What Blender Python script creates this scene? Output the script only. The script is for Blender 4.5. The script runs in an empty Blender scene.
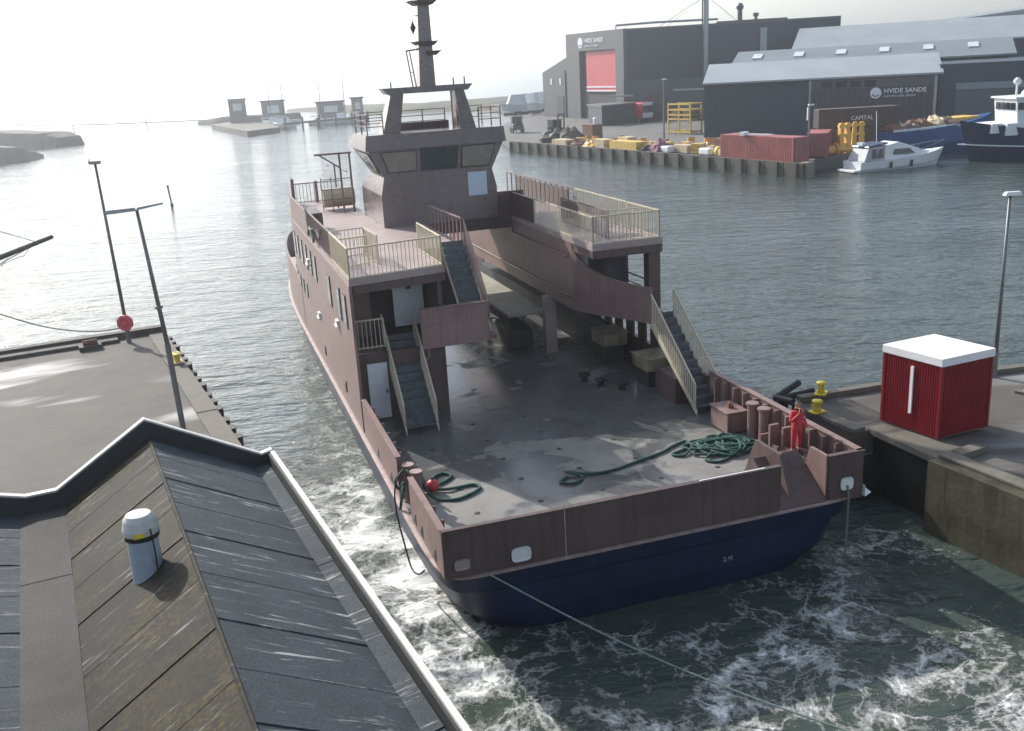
import bpy, bmesh, math, random
import numpy as np
from mathutils import Vector, Matrix
rnd = random.Random(7)
sc = bpy.context.scene
COL = sc.collection
R = math.radians

# ------------------------------------------------------------------ camera
CAM_H = 14.0
PITCH, ROLL, FPX = R(16.9), R(3.3), 990.0
fw = Vector((0, math.cos(PITCH), -math.sin(PITCH)))
rt = Vector((1, 0, 0)); up = rt.cross(fw)
cr = rt * math.cos(ROLL) - up * math.sin(ROLL)
cu = up * math.cos(ROLL) + rt * math.sin(ROLL)
cd = bpy.data.cameras.new('camera'); cam = bpy.data.objects.new('camera', cd); COL.objects.link(cam)
m3 = Matrix((cr, cu, -fw)).transposed()
cam.matrix_world = Matrix.Translation((0, 0, CAM_H)) @ m3.to_4x4()
cd.sensor_width = 36; cd.lens = 36 * FPX / 1024; cd.clip_start = 0.1; cd.clip_end = 30000
sc.camera = cam

# ------------------------------------------------------------------ sky, sun, exposure
SUN_AZ, SUN_EL = -40.8, 31.0            # azimuth from +Y, positive towards +X
w = bpy.data.worlds.new('World'); sc.world = w; w.use_nodes = True
nt = w.node_tree; nt.nodes.clear()
sky = nt.nodes.new('ShaderNodeTexSky'); sky.sky_type = 'NISHITA'; sky.sun_disc = False
sky.sun_elevation = R(SUN_EL); sky.sun_rotation = R(SUN_AZ)
sky.altitude = 0; sky.air_density = 1.0; sky.dust_density = 2.2; sky.ozone_density = 1.0
bg = nt.nodes.new('ShaderNodeBackground'); bg.inputs[1].default_value = 0.15
wo = nt.nodes.new('ShaderNodeOutputWorld')
hsv = nt.nodes.new('ShaderNodeHueSaturation'); hsv.inputs['Saturation'].default_value = 0.55      # thin white haze over the whole sky
nt.links.new(sky.outputs[0], hsv.inputs['Color']); tint = nt.nodes.new('ShaderNodeMix'); tint.data_type = 'RGBA'; tint.blend_type = 'MULTIPLY'; tint.inputs[0].default_value = 1.0; tint.inputs[7].default_value = (0.94, 1.0, 1.07, 1)
nt.links.new(hsv.outputs[0], tint.inputs[6]); nt.links.new(tint.outputs[2], bg.inputs[0]); nt.links.new(bg.outputs[0], wo.inputs[0])
sd = bpy.data.lights.new('sun', 'SUN'); sd.energy = 4.0; sd.angle = R(0.6); sd.color = (1.0, 0.95, 0.88)
sun = bpy.data.objects.new('sun', sd); COL.objects.link(sun)
sv = Vector((math.sin(R(SUN_AZ)) * math.cos(R(SUN_EL)), math.cos(R(SUN_AZ)) * math.cos(R(SUN_EL)), math.sin(R(SUN_EL))))
sun.rotation_euler = (-sv).to_track_quat('-Z', 'Y').to_euler(); sun.location = (-60, 60, 80)
sc.view_settings.view_transform = 'Standard'; sc.view_settings.look = 'None'
sc.view_settings.gamma = 1.0; sc.view_settings.exposure = 0.56
sc.render.engine = 'CYCLES'
sc.cycles.use_denoising = True
sc.cycles.max_bounces = 6; sc.cycles.volume_bounces = 0; sc.cycles.caustics_reflective = False
sc.cycles.sample_clamp_indirect = 6.0

# ------------------------------------------------------------------ materials
def nmat(name):
    m = bpy.data.materials.new(name); m.use_nodes = True
    n = m.node_tree; n.nodes.clear()
    return m, n, n.nodes, n.links
def col4(c): return (c[0], c[1], c[2], 1)
def mat(name, c, rough=0.6, var=0.25, scale=1.5, metal=0.0, bump=0.0, bscale=30, c2=None, streak=0.0, spec=0.5, rvar=0.15, seams=0.0, rust=0.0):
    """painted / raw surface: large and fine colour variation, optional vertical run-off streaks, fine relief"""
    m, n, N, L = nmat(name)
    out = N.new('ShaderNodeOutputMaterial'); p = N.new('ShaderNodeBsdfPrincipled')
    tc = N.new('ShaderNodeTexCoord')
    n1 = N.new('ShaderNodeTexNoise'); n1.inputs['Scale'].default_value = scale; n1.inputs['Detail'].default_value = 8; n1.inputs['Roughness'].default_value = 0.65
    L.new(tc.outputs['Object'], n1.inputs['Vector'])
    rp = N.new('ShaderNodeValToRGB'); rp.color_ramp.elements[0].position = 0.3; rp.color_ramp.elements[1].position = 0.72
    a = [max(0, x * (1 - var)) for x in c]; b = c2 if c2 else [min(1, x * (1 + var)) for x in c]
    rp.color_ramp.elements[0].color = col4(a); rp.color_ramp.elements[1].color = col4(b)
    L.new(n1.outputs['Fac'], rp.inputs[0]); last = rp.outputs[0]
    if streak > 0:
        mp = N.new('ShaderNodeMapping'); mp.inputs['Scale'].default_value = (5, 5, 0.35); L.new(tc.outputs['Object'], mp.inputs[0])
        n2 = N.new('ShaderNodeTexNoise'); n2.inputs['Scale'].default_value = 1.2; n2.inputs['Detail'].default_value = 6
        L.new(mp.outputs[0], n2.inputs['Vector'])
        r2 = N.new('ShaderNodeMapRange'); r2.inputs[1].default_value = 0.5; r2.inputs[2].default_value = 0.75; r2.inputs[3].default_value = 1.0; r2.inputs[4].default_value = 1.0 - streak
        L.new(n2.outputs['Fac'], r2.inputs[0])
        mx = N.new('ShaderNodeMix'); mx.data_type = 'RGBA'; mx.blend_type = 'MULTIPLY'; mx.inputs[0].default_value = 1
        L.new(last, mx.inputs[6]); L.new(r2.outputs[0], mx.inputs[7]); last = mx.outputs[2]
    if rust > 0:      # scattered rusty bleed marks and scuffs
        n4 = N.new('ShaderNodeTexNoise'); n4.inputs['Scale'].default_value = 1.7; n4.inputs['Detail'].default_value = 9; n4.inputs['Roughness'].default_value = 0.72; n4.inputs['Distortion'].default_value = 0.8
        L.new(tc.outputs['Object'], n4.inputs['Vector'])
        r4 = N.new('ShaderNodeMapRange'); r4.inputs[1].default_value = 0.60; r4.inputs[2].default_value = 0.74; r4.inputs[4].default_value = rust; L.new(n4.outputs['Fac'], r4.inputs[0])
        mr = N.new('ShaderNodeMix'); mr.data_type = 'RGBA'; L.new(r4.outputs[0], mr.inputs[0]); L.new(last, mr.inputs[6]); mr.inputs[7].default_value = (0.12, 0.055, 0.03, 1); last = mr.outputs[2]
    if seams > 0:     # welded plate joints
        sx = N.new('ShaderNodeSeparateXYZ'); L.new(tc.outputs['Object'], sx.inputs[0]); sa_ = N.new('ShaderNodeMath'); L.new(sx.outputs[0], sa_.inputs[0]); L.new(sx.outputs[1], sa_.inputs[1])
        cb = N.new('ShaderNodeCombineXYZ'); L.new(sa_.outputs[0], cb.inputs[0]); L.new(sx.outputs[2], cb.inputs[1])
        bk_ = N.new('ShaderNodeTexBrick'); bk_.inputs['Scale'].default_value = 1.0; bk_.inputs['Brick Width'].default_value = 2.3; bk_.inputs['Row Height'].default_value = 1.33; bk_.inputs['Mortar Size'].default_value = 0.014; bk_.inputs['Mortar Smooth'].default_value = 0.6
        bk_.inputs['Color1'].default_value = (1, 1, 1, 1); bk_.inputs['Color2'].default_value = (0.86, 0.86, 0.87, 1); bk_.inputs['Mortar'].default_value = (1 - seams, 1 - seams, 1 - seams, 1)
        L.new(cb.outputs[0], bk_.inputs['Vector'])
        mb_ = N.new('ShaderNodeMix'); mb_.data_type = 'RGBA'; mb_.blend_type = 'MULTIPLY'; mb_.inputs[0].default_value = 1; L.new(last, mb_.inputs[6]); L.new(bk_.outputs[0], mb_.inputs[7]); last = mb_.outputs[2]
    L.new(last, p.inputs['Base Color'])
    rr = N.new('ShaderNodeMapRange'); rr.inputs[3].default_value = max(0.03, rough - rvar); rr.inputs[4].default_value = min(1, rough + rvar)
    L.new(n1.outputs['Fac'], rr.inputs[0]); L.new(rr.outputs[0], p.inputs['Roughness'])
    p.inputs['Metallic'].default_value = metal; p.inputs['Specular IOR Level'].default_value = spec
    if bump > 0:
        n3 = N.new('ShaderNodeTexNoise'); n3.inputs['Scale'].default_value = bscale; n3.inputs['Detail'].default_value = 4
        L.new(tc.outputs['Object'], n3.inputs['Vector'])
        bp = N.new('ShaderNodeBump'); bp.inputs['Strength'].default_value = bump; bp.inputs['Distance'].default_value = 0.02
        L.new(n3.outputs['Fac'], bp.inputs['Height']); L.new(bp.outputs[0], p.inputs['Normal'])
    L.new(p.outputs[0], out.inputs[0])
    return m

M = {}
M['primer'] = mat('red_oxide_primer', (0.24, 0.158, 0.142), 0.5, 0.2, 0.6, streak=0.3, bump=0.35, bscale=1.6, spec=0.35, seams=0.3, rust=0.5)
M['primer_shade'] = mat('shade_toned_primer', (0.115, 0.078, 0.073), 0.5, 0.2, 0.5, streak=0.35, bump=0.35, bscale=1.4, spec=0.35, seams=0.3, rust=0.45)  # darker copy of the ferry primer, with the shade put into its colour
M['primer_wh'] = mat('satin_sunlit_primer', (0.165, 0.13, 0.127), 0.28, 0.15, 0.5, streak=0.2, spec=0.8, seams=0.2, rust=0.2, rvar=0.08)  # same primer, lightened to carry sunlight on the wheelhouse sides
M['primer_deck'] = mat('primed_upper_deck', (0.34, 0.265, 0.25), 0.55, 0.18, 0.8, c2=(0.42, 0.345, 0.33), spec=0.3)
M['hullblue'] = mat('dark_blue_hull_paint', (0.0028, 0.012, 0.048), 0.42, 0.35, 0.7, streak=0.4, seams=0.2)
M['rub'] = mat('sunlit_primer_strake', (0.30, 0.22, 0.20), 0.55, 0.35, 2.5)  # primer lightened to a sunlit tone for the strake
M['cream'] = mat('cream_shop_primer_rails', (0.54, 0.475, 0.35), 0.6, 0.15, 2)
M['railbrown'] = mat('brown_primer_rails', (0.22, 0.15, 0.14), 0.6, 0.2, 2)
M['whitedoor'] = mat('white_door_paint', (0.76, 0.78, 0.80), 0.45, 0.08, 2)
M['tread'] = mat('galvanised_stair_tread', (0.11, 0.125, 0.135), 0.55, 0.35, 5, metal=0.2)
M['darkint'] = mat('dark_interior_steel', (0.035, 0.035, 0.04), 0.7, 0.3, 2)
M['glass'] = mat('dark_window_glass', (0.012, 0.022, 0.026), 0.08, 0.2, 3, spec=0.6, rvar=0.03)
M['cover'] = mat('beige_window_cover', (0.20, 0.17, 0.135), 0.35, 0.2, 3)
M['whitepaint'] = mat('white_paint', (0.72, 0.72, 0.70), 0.5, 0.08, 2)
M['bluewhite'] = mat('pale_blue_sheet', (0.50, 0.58, 0.66), 0.5, 0.06, 2)
M['black'] = mat('black_rubber', (0.012, 0.012, 0.013), 0.65, 0.4, 6, bump=0.2)
M['rope'] = mat('green_rope', (0.012, 0.055, 0.04), 0.8, 0.5, 9, c2=(0.05, 0.14, 0.11), bump=0.6, bscale=60)
M['ropepale'] = mat('pale_green_rope', (0.22, 0.28, 0.24), 0.8, 0.3, 6)
M['ropegrey'] = mat('grey_rope', (0.18, 0.18, 0.16), 0.8, 0.3, 6)
M['redfloat'] = mat('red_float', (0.55, 0.05, 0.05), 0.4, 0.15, 4)
M['redcoverall'] = mat('red_coverall_cloth', (0.50, 0.035, 0.045), 0.8, 0.3, 6, bump=0.4, bscale=14)
M['skin'] = mat('skin', (0.50, 0.28, 0.20), 0.5, 0.1, 10)
M['hair'] = mat('dark_hair', (0.03, 0.022, 0.018), 0.6, 0.3, 20)
M['glove'] = mat('pale_yellow_glove', (0.55, 0.5, 0.22), 0.7, 0.2, 10)
M['boot'] = mat('black_boots', (0.02, 0.02, 0.02), 0.5, 0.2, 8)
M['reflect'] = mat('reflective_tape', (0.45, 0.45, 0.45), 0.35, 0.1, 10)
M['platform'] = mat('pale_olive_platform', (0.30, 0.29, 0.215), 0.75, 0.3, 0.9, c2=(0.38, 0.37, 0.30), bump=0.3, bscale=3)
M['box'] = mat('beige_locker_paint', (0.25, 0.21, 0.14), 0.6, 0.5, 2, streak=0.4)
M['farwall'] = mat('olive_stained_quay_wall', (0.085, 0.082, 0.062), 0.8, 0.4, 0.4, streak=0.4)
M['conc'] = mat('weathered_concrete', (0.21, 0.19, 0.155), 0.85, 0.35, 0.7, c2=(0.31, 0.285, 0.235), streak=0.3, bump=0.5, bscale=8)
M['concwall'] = mat('algae_stained_concrete', (0.034, 0.030, 0.014), 0.75, 0.5, 0.9, c2=(0.082, 0.074, 0.044), streak=0.5, bump=0.7, bscale=5)
M['kerb'] = mat('pale_concrete_kerb', (0.135, 0.122, 0.10), 0.85, 0.3, 1.3, streak=0.15, bump=0.4, bscale=12)
M['darkwall'] = mat('near_black_recess_wall', (0.018, 0.018, 0.014), 0.6, 0.5, 1.0, streak=0.4, bump=0.5, bscale=5)  # near-black tone on the recessed wall faces under the coping
M['redhut'] = mat('red_corrugated_steel', (0.22, 0.010, 0.018), 0.42, 0.18, 1.2, streak=0.12)
M['hutwhite'] = mat('white_roof_membrane', (0.80, 0.79, 0.77), 0.6, 0.06, 1.0, c2=(0.86, 0.85, 0.84))
M['galv'] = mat('galvanised_pole', (0.17, 0.18, 0.18), 0.5, 0.2, 3, metal=0.4)
M['yellow'] = mat('yellow_paint', (0.62, 0.50, 0.04), 0.5, 0.2, 4, streak=0.2)
M['lifered'] = mat('lifebuoy_red_case', (0.62, 0.09, 0.14), 0.5, 0.12, 3)
M['lampgrey'] = mat('lamp_head_grey', (0.30, 0.31, 0.31), 0.5, 0.1, 3)
M['timberdark'] = mat('dark_wet_timber', (0.055, 0.05, 0.042), 0.8, 0.4, 2, bump=0.5)
M['trim'] = mat('white_parapet_trim', (0.62, 0.60, 0.55), 0.6, 0.12, 1.5, streak=0.1)
M['roofblack'] = mat('black_felt_parapet', (0.022, 0.024, 0.026), 0.75, 0.35, 1.5, bump=0.3)
M['vent'] = mat('blue_grey_vent_pipe', (0.30, 0.35, 0.40), 0.45, 0.15, 3, streak=0.15)
M['ventcap'] = mat('white_vent_cowl', (0.46, 0.46, 0.44), 0.55, 0.2, 5, streak=0.25)
M['navy'] = mat('dark_slate_cladding', (0.028, 0.042, 0.060), 0.55, 0.15, 0.1)
M['grey_clad'] = mat('dark_grey_cladding', (0.085, 0.09, 0.095), 0.55, 0.12, 0.1)
M['maroonwall'] = mat('maroon_reflection_cladding', (0.085, 0.045, 0.042), 0.5, 0.2, 0.15)  # maroon of the boat shed wall is a reflection put into the colour
M['roofpale'] = mat('pale_grey_metal_roof', (0.31, 0.335, 0.345), 0.5, 0.15, 0.2)
M['roofmid'] = mat('mid_grey_metal_roof', (0.19, 0.215, 0.225), 0.5, 0.15, 0.2)
M['skylight'] = mat('skylight_panel', (0.6, 0.62, 0.62), 0.3, 0.08, 1)
M['reddoor'] = mat('red_roller_door', (0.55, 0.085, 0.10), 0.5, 0.1, 0.4)
M['contred'] = mat('red_container_paint', (0.33, 0.09, 0.085), 0.55, 0.25, 0.6, streak=0.2)
M['contmaroon'] = mat('brown_container_paint', (0.075, 0.042, 0.034), 0.55, 0.25, 0.6, streak=0.2)
M['steel'] = mat('stainless_chimney', (0.30, 0.32, 0.34), 0.35, 0.15, 1, metal=0.6)
M['asphalt'] = mat('yard_asphalt', (0.11, 0.105, 0.10), 0.85, 0.25, 0.15, c2=(0.155, 0.15, 0.142))
M['wood'] = mat('yellow_timber', (0.62, 0.42, 0.10), 0.75, 0.25, 2)
M['woodpale'] = mat('pale_timber', (0.52, 0.42, 0.27), 0.75, 0.25, 2)
M['orange'] = mat('orange_yellow_buoy', (0.62, 0.33, 0.06), 0.55, 0.25, 1.5)
M['netpurple'] = mat('purple_net_heap', (0.20, 0.09, 0.12), 0.9, 0.5, 5, bump=1, bscale=6)
M['rust'] = mat('rusty_steel', (0.17, 0.075, 0.045), 0.8, 0.5, 2, bump=0.6)
M['gelcoat'] = mat('white_gelcoat', (0.70, 0.71, 0.72), 0.45, 0.06, 0.7)
M['canopy'] = mat('clear_canopy', (0.40, 0.41, 0.42), 0.6, 0.3, 1.0)
M['navyhull'] = mat('navy_fishing_hull', (0.010, 0.022, 0.062), 0.35, 0.2, 0.5, streak=0.2)
M['midblue'] = mat('mid_blue_hull', (0.02, 0.085, 0.25), 0.45, 0.25, 0.5, streak=0.25)
M['rock'] = mat('breakwater_stone', (0.045, 0.045, 0.045), 0.9, 0.4, 0.5, bump=1, bscale=2)
M['land'] = mat('dune_grass', (0.05, 0.056, 0.032), 0.95, 0.35, 0.06, c2=(0.10, 0.10, 0.06), bump=1, bscale=0.6)
M['truckred'] = mat('truck_red_paint', (0.42, 0.03, 0.06), 0.35, 0.1, 1)
M['sand'] = mat('grey_gravel_heap', (0.27, 0.25, 0.22), 0.95, 0.3, 1.2, bump=1, bscale=4)
M['greengrey'] = mat('grey_green_paint', (0.13, 0.145, 0.145), 0.6, 0.15, 1)
M['letter'] = mat('white_lettering', (0.72, 0.73, 0.74), 0.5, 0.04, 1)

def wet_deck():
    m, n, N, L = nmat('wet_primed_steel_deck')
    out = N.new('ShaderNodeOutputMaterial'); p = N.new('ShaderNodeBsdfPrincipled'); tc = N.new('ShaderNodeTexCoord')
    def noise(s, d=6, r=0.6, vec=None):
        x = N.new('ShaderNodeTexNoise'); x.inputs['Scale'].default_value = s; x.inputs['Detail'].default_value = d; x.inputs['Roughness'].default_value = r
        x.inputs['Distortion'].default_value = 0.6
        L.new(vec or tc.outputs['Object'], x.inputs['Vector']); return x
    a = noise(0.9); rp = N.new('ShaderNodeValToRGB')
    rp.color_ramp.elements[0].position = 0.3; rp.color_ramp.elements[0].color = (0.155, 0.150, 0.135, 1)
    rp.color_ramp.elements[1].position = 0.75; rp.color_ramp.elements[1].color = (0.26, 0.25, 0.23, 1)
    L.new(a.outputs['Fac'], rp.inputs[0])
    b = noise(0.42, 5, 0.55)                       # puddles
    # puddle cover grows along y, darkening the deck away from the near end
    sp = N.new('ShaderNodeSeparateXYZ'); L.new(tc.outputs['Object'], sp.inputs[0])
    g = N.new('ShaderNodeMapRange'); g.inputs[1].default_value = 2.5; g.inputs[2].default_value = 9.0; g.inputs[3].default_value = -0.10; g.inputs[4].default_value = 0.13
    L.new(sp.outputs[1], g.inputs[0])
    ad = N.new('ShaderNodeMath'); ad.operation = 'ADD'; L.new(b.outputs['Fac'], ad.inputs[0]); L.new(g.outputs[0], ad.inputs[1])
    w = N.new('ShaderNodeMapRange'); w.inputs[1].default_value = 0.475; w.inputs[2].default_value = 0.535; L.new(ad.outputs[0], w.inputs[0])
    mx = N.new('ShaderNodeMix'); mx.data_type = 'RGBA'; L.new(w.outputs[0], mx.inputs[0]); L.new(rp.outputs[0], mx.inputs[6])
    mu = N.new('ShaderNodeMix'); mu.data_type = 'RGBA'; mu.blend_type = 'MULTIPLY'; mu.inputs[0].default_value = 1
    L.new(rp.outputs[0], mu.inputs[6]); mu.inputs[7].default_value = (0.50, 0.53, 0.58, 1); L.new(mu.outputs[2], mx.inputs[7])
    L.new(mx.outputs[2], p.inputs['Base Color'])
    rr = N.new('ShaderNodeMapRange'); rr.inputs[3].default_value = 0.62; rr.inputs[4].default_value = 0.20
    L.new(w.outputs[0], rr.inputs[0]); L.new(rr.outputs[0], p.inputs['Roughness'])
    c = noise(2.2, 4); bp = N.new('ShaderNodeBump'); bp.inputs['Strength'].default_value = 0.12; bp.inputs['Distance'].default_value = 0.05
    L.new(c.outputs['Fac'], bp.inputs['Height']); L.new(bp.outputs[0], p.inputs['Normal'])
    L.new(p.outputs[0], out.inputs[0]); return m
M['deck'] = wet_deck()

def felt(name, c, moss, streaky, mossamt):
    """roofing felt: mineral grain; moss clumps; pale gull streaks running down the slope (local x)"""
    m, n, N, L = nmat(name)
    out = N.new('ShaderNodeOutputMaterial'); p = N.new('ShaderNodeBsdfPrincipled'); tc = N.new('ShaderNodeTexCoord')
    def noise(s, d=6, r=0.6, vec=None):
        x = N.new('ShaderNodeTexNoise'); x.inputs['Scale'].default_value = s; x.inputs['Detail'].default_value = d; x.inputs['Roughness'].default_value = r
        L.new(vec or tc.outputs['Object'], x.inputs['Vector']); return x
    a = noise(1.1, 8, 0.7); rp = N.new('ShaderNodeValToRGB')
    rp.color_ramp.elements[0].position = 0.3; rp.color_ramp.elements[0].color = col4([x * 0.7 for x in c])
    rp.color_ramp.elements[1].position = 0.75; rp.color_ramp.elements[1].color = col4([x * 1.4 for x in c])
    L.new(a.outputs['Fac'], rp.inputs[0]); last = rp.outputs[0]
    gr_ = noise(34, 3, 0.8); rg_ = N.new('ShaderNodeMapRange'); rg_.inputs[1].default_value = 0.35; rg_.inputs[2].default_value = 0.68; rg_.inputs[3].default_value = 0.55; rg_.inputs[4].default_value = 1.6
    L.new(gr_.outputs['Fac'], rg_.inputs[0]); mg = N.new('ShaderNodeMix'); mg.data_type = 'RGBA'; mg.blend_type = 'MULTIPLY'; mg.inputs[0].default_value = 1
    L.new(last, mg.inputs[6]); L.new(rg_.outputs[0], mg.inputs[7]); last = mg.outputs[2]
    if mossamt > 0:
        b = noise(1.0, 4, 0.5); b2 = noise(11, 5, 0.75)
        mm = N.new('ShaderNodeMath'); mm.operation = 'MULTIPLY'
        r1 = N.new('ShaderNodeMapRange'); r1.inputs[1].default_value = 0.38; r1.inputs[2].default_value = 0.62; L.new(b.outputs['Fac'], r1.inputs[0])
        r2 = N.new('ShaderNodeMapRange'); r2.inputs[1].default_value = 0.47; r2.inputs[2].default_value = 0.58; L.new(b2.outputs['Fac'], r2.inputs[0])
        L.new(r1.outputs[0], mm.inputs[0]); L.new(r2.outputs[0], mm.inputs[1])
        ms = N.new('ShaderNodeMath'); ms.operation = 'MULTIPLY'; ms.inputs[1].default_value = mossamt; L.new(mm.outputs[0], ms.inputs[0])
        mx = N.new('ShaderNodeMix'); mx.data_type = 'RGBA'; L.new(ms.outputs[0], mx.inputs[0]); L.new(last, mx.inputs[6]); mx.inputs[7].default_value = col4(moss); last = mx.outputs[2]
    if streaky > 0:
        mp = N.new('ShaderNodeMapping'); mp.inputs['Scale'].default_value = (0.7, 7, 0.7); mp.inputs['Rotation'].default_value = (0, 0, R(6)); L.new(tc.outputs['Object'], mp.inputs[0])
        s1 = noise(1.2, 8, 0.7, mp.outputs[0]); s1.inputs['Distortion'].default_value = 0.7; s2 = noise(0.9, 5, 0.65)
        r1 = N.new('ShaderNodeMapRange'); r1.inputs[1].default_value = 0.57; r1.inputs[2].default_value = 0.66; L.new(s1.outputs['Fac'], r1.inputs[0])
        r2 = N.new('ShaderNodeMapRange'); r2.inputs[1].default_value = 0.40; r2.inputs[2].default_value = 0.60; L.new(s2.outputs['Fac'], r2.inputs[0])
        mm = N.new('ShaderNodeMath'); mm.operation = 'MULTIPLY'; L.new(r1.outputs[0], mm.inputs[0]); L.new(r2.outputs[0], mm.inputs[1])
        ms = N.new('ShaderNodeMath'); ms.operation = 'MULTIPLY'; ms.inputs[1].default_value = streaky; L.new(mm.outputs[0], ms.inputs[0])
        mx = N.new('ShaderNodeMix'); mx.data_type = 'RGBA'; L.new(ms.outputs[0], mx.inputs[0]); L.new(last, mx.inputs[6]); mx.inputs[7].default_value = (0.5, 0.5, 0.48, 1); last = mx.outputs[2]
    L.new(last, p.inputs['Base Color']); p.inputs['Roughness'].default_value = 0.8; p.inputs['Specular IOR Level'].default_value = 0.25
    g = noise(60, 4, 0.8); bp = N.new('ShaderNodeBump'); bp.inputs['Strength'].default_value = 0.5; bp.inputs['Distance'].default_value = 0.01
    L.new(g.outputs['Fac'], bp.inputs['Height']); L.new(bp.outputs[0], p.inputs['Normal'])
    L.new(p.outputs[0], out.inputs[0]); return m
M['felt_right'] = felt('blue_grey_roofing_felt', (0.038, 0.049, 0.057), (0.1, 0.1, 0.05), 1.0, 0)
M['felt_left'] = felt('mossy_brown_roofing_felt', (0.017, 0.0155, 0.0125), (0.062, 0.043, 0.010), 0.5, 0.95)
M['felt_gutter'] = felt('grey_gutter_felt', (0.046, 0.045, 0.042), (0.1, 0.1, 0.05), 0.0, 0)

def sea_mat(foamy=True):
    m, n, N, L = nmat('churned_harbour_water' if foamy else 'harbour_water')
    out = N.new('ShaderNodeOutputMaterial'); tc = N.new('ShaderNodeTexCoord')
    at = N.new('ShaderNodeAttribute'); at.attribute_name = 'foam'
    def noise(s, d=4, r=0.55, vec=None, dist=0.0):
        x = N.new('ShaderNodeTexNoise'); x.inputs['Scale'].default_value = s; x.inputs['Detail'].default_value = d; x.inputs['Roughness'].default_value = r
        x.inputs['Distortion'].default_value = dist
        L.new(vec or tc.outputs['Object'], x.inputs['Vector']); return x
    def math_(op, a, b=None, v=None):
        x = N.new('ShaderNodeMath'); x.operation = op; L.new(a, x.inputs[0])
        if b is not None: L.new(b, x.inputs[1])
        if v is not None: x.inputs[1].default_value = v
        return x.outputs[0]
    def rng(a, lo, hi, o0=0.0, o1=1.0):
        x = N.new('ShaderNodeMapRange'); x.inputs[1].default_value = lo; x.inputs[2].default_value = hi; x.inputs[3].default_value = o0; x.inputs[4].default_value = o1
        L.new(a, x.inputs[0]); return x.outputs[0]
    if foamy:
        # domain warp for the foam lace
        wn = noise(0.42, 4, 0.6, dist=0.8); wv = N.new('ShaderNodeVectorMath'); wv.operation = 'SCALE'; wv.inputs['Scale'].default_value = 3.4; L.new(wn.outputs['Color'], wv.inputs[0])
        wa = N.new('ShaderNodeVectorMath'); wa.operation = 'ADD'; L.new(tc.outputs['Object'], wa.inputs[0]); L.new(wv.outputs[0], wa.inputs[1])
        wn2 = noise(2.6, 3); wv2 = N.new('ShaderNodeVectorMath'); wv2.operation = 'SCALE'; wv2.inputs['Scale'].default_value = 0.7; L.new(wn2.outputs['Color'], wv2.inputs[0])
        wb = N.new('ShaderNodeVectorMath'); wb.operation = 'ADD'; L.new(wa.outputs[0], wb.inputs[0]); L.new(wv2.outputs[0], wb.inputs[1])
        def lace(scale, wdt):
            v = N.new('ShaderNodeTexVoronoi'); v.feature = 'DISTANCE_TO_EDGE'; v.inputs['Scale'].default_value = scale
            L.new(wb.outputs[0], v.inputs['Vector']); return rng(v.outputs['Distance'], 0.0, wdt, 1.0, 0.0)
        l1 = lace(0.9, 0.17); l2 = lace(2.9, 0.24)
        fine = noise(9.0, 8, 0.8, dist=1.2)
        mid = noise(0.9, 4, 0.6)
        s = math_('MULTIPLY', l1, None, 0.42); s2 = math_('MULTIPLY', l2, None, 0.26)
        s = math_('ADD', s, s2)
        f1 = rng(fine.outputs['Fac'], 0.3, 0.7, -0.34, 0.34); f2 = rng(mid.outputs['Fac'], 0.3, 0.7, -0.22, 0.22)
        s = math_('ADD', s, f1); s = math_('ADD', s, f2); s = math_('ADD', s, at.outputs['Fac'])
        foam = rng(s, 0.63, 1.28)
        fo_on = rng(at.outputs['Fac'], 0.02, 0.15); foam = math_('MULTIPLY', foam, fo_on)
    # water body, greener where churned
    wc = N.new('ShaderNodeMix'); wc.data_type = 'RGBA'; L.new(rng(at.outputs['Fac'], 0.0, 0.8), wc.inputs[0])
    wc.inputs[6].default_value = (0.046, 0.064, 0.058, 1); wc.inputs[7].default_value = (0.052, 0.068, 0.050, 1)
    p = N.new('ShaderNodeBsdfPrincipled'); L.new(wc.outputs[2], p.inputs['Base Color']); p.inputs['IOR'].default_value = 1.33
    p.inputs['Roughness'].default_value = 0.10
    # ripples: crests stretched across the wind
    mp = N.new('ShaderNodeMapping'); mp.inputs['Rotation'].default_value = (0, 0, R(-14)); mp.inputs['Scale'].default_value = (0.45, 1.0, 1.0); L.new(tc.outputs['Object'], mp.inputs[0])
    r1 = noise(0.9, 3, 0.55, mp.outputs[0], 0.3); r2 = noise(3.2, 3, 0.6, mp.outputs[0], 0.3); r3 = noise(0.12, 2, 0.5, mp.outputs[0])
    h = math_('MULTIPLY', r1.outputs['Fac'], None, 0.32); h2 = math_('MULTIPLY', r2.outputs['Fac'], None, 0.085); h = math_('ADD', h, h2)
    calm = rng(r3.outputs['Fac'], 0.3, 0.7, 0.55, 1.15); h = math_('MULTIPLY', h, calm)
    if foamy: fh = math_('MULTIPLY', foam, None, 0.05); h = math_('ADD', h, fh)
    bp = N.new('ShaderNodeBump'); bp.inputs['Strength'].default_value = 0.9; bp.inputs['Distance'].default_value = 1.0
    L.new(h, bp.inputs['Height']); L.new(bp.outputs[0], p.inputs['Normal'])
    if not foamy: L.new(p.outputs[0], out.inputs[0]); return m
    d = N.new('ShaderNodeBsdfPrincipled'); d.inputs['Base Color'].default_value = (0.72, 0.73, 0.70, 1); d.inputs['Roughness'].default_value = 0.7; d.inputs['Specular IOR Level'].default_value = 0.3
    L.new(bp.outputs[0], d.inputs['Normal'])
    mx = N.new('ShaderNodeMixShader'); L.new(foam, mx.inputs[0]); L.new(p.outputs[0], mx.inputs[1]); L.new(d.outputs[0], mx.inputs[2])
    L.new(mx.outputs[0], out.inputs[0]); return m
M['sea'] = sea_mat(False); M['sea_foam'] = sea_mat(True)

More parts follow.
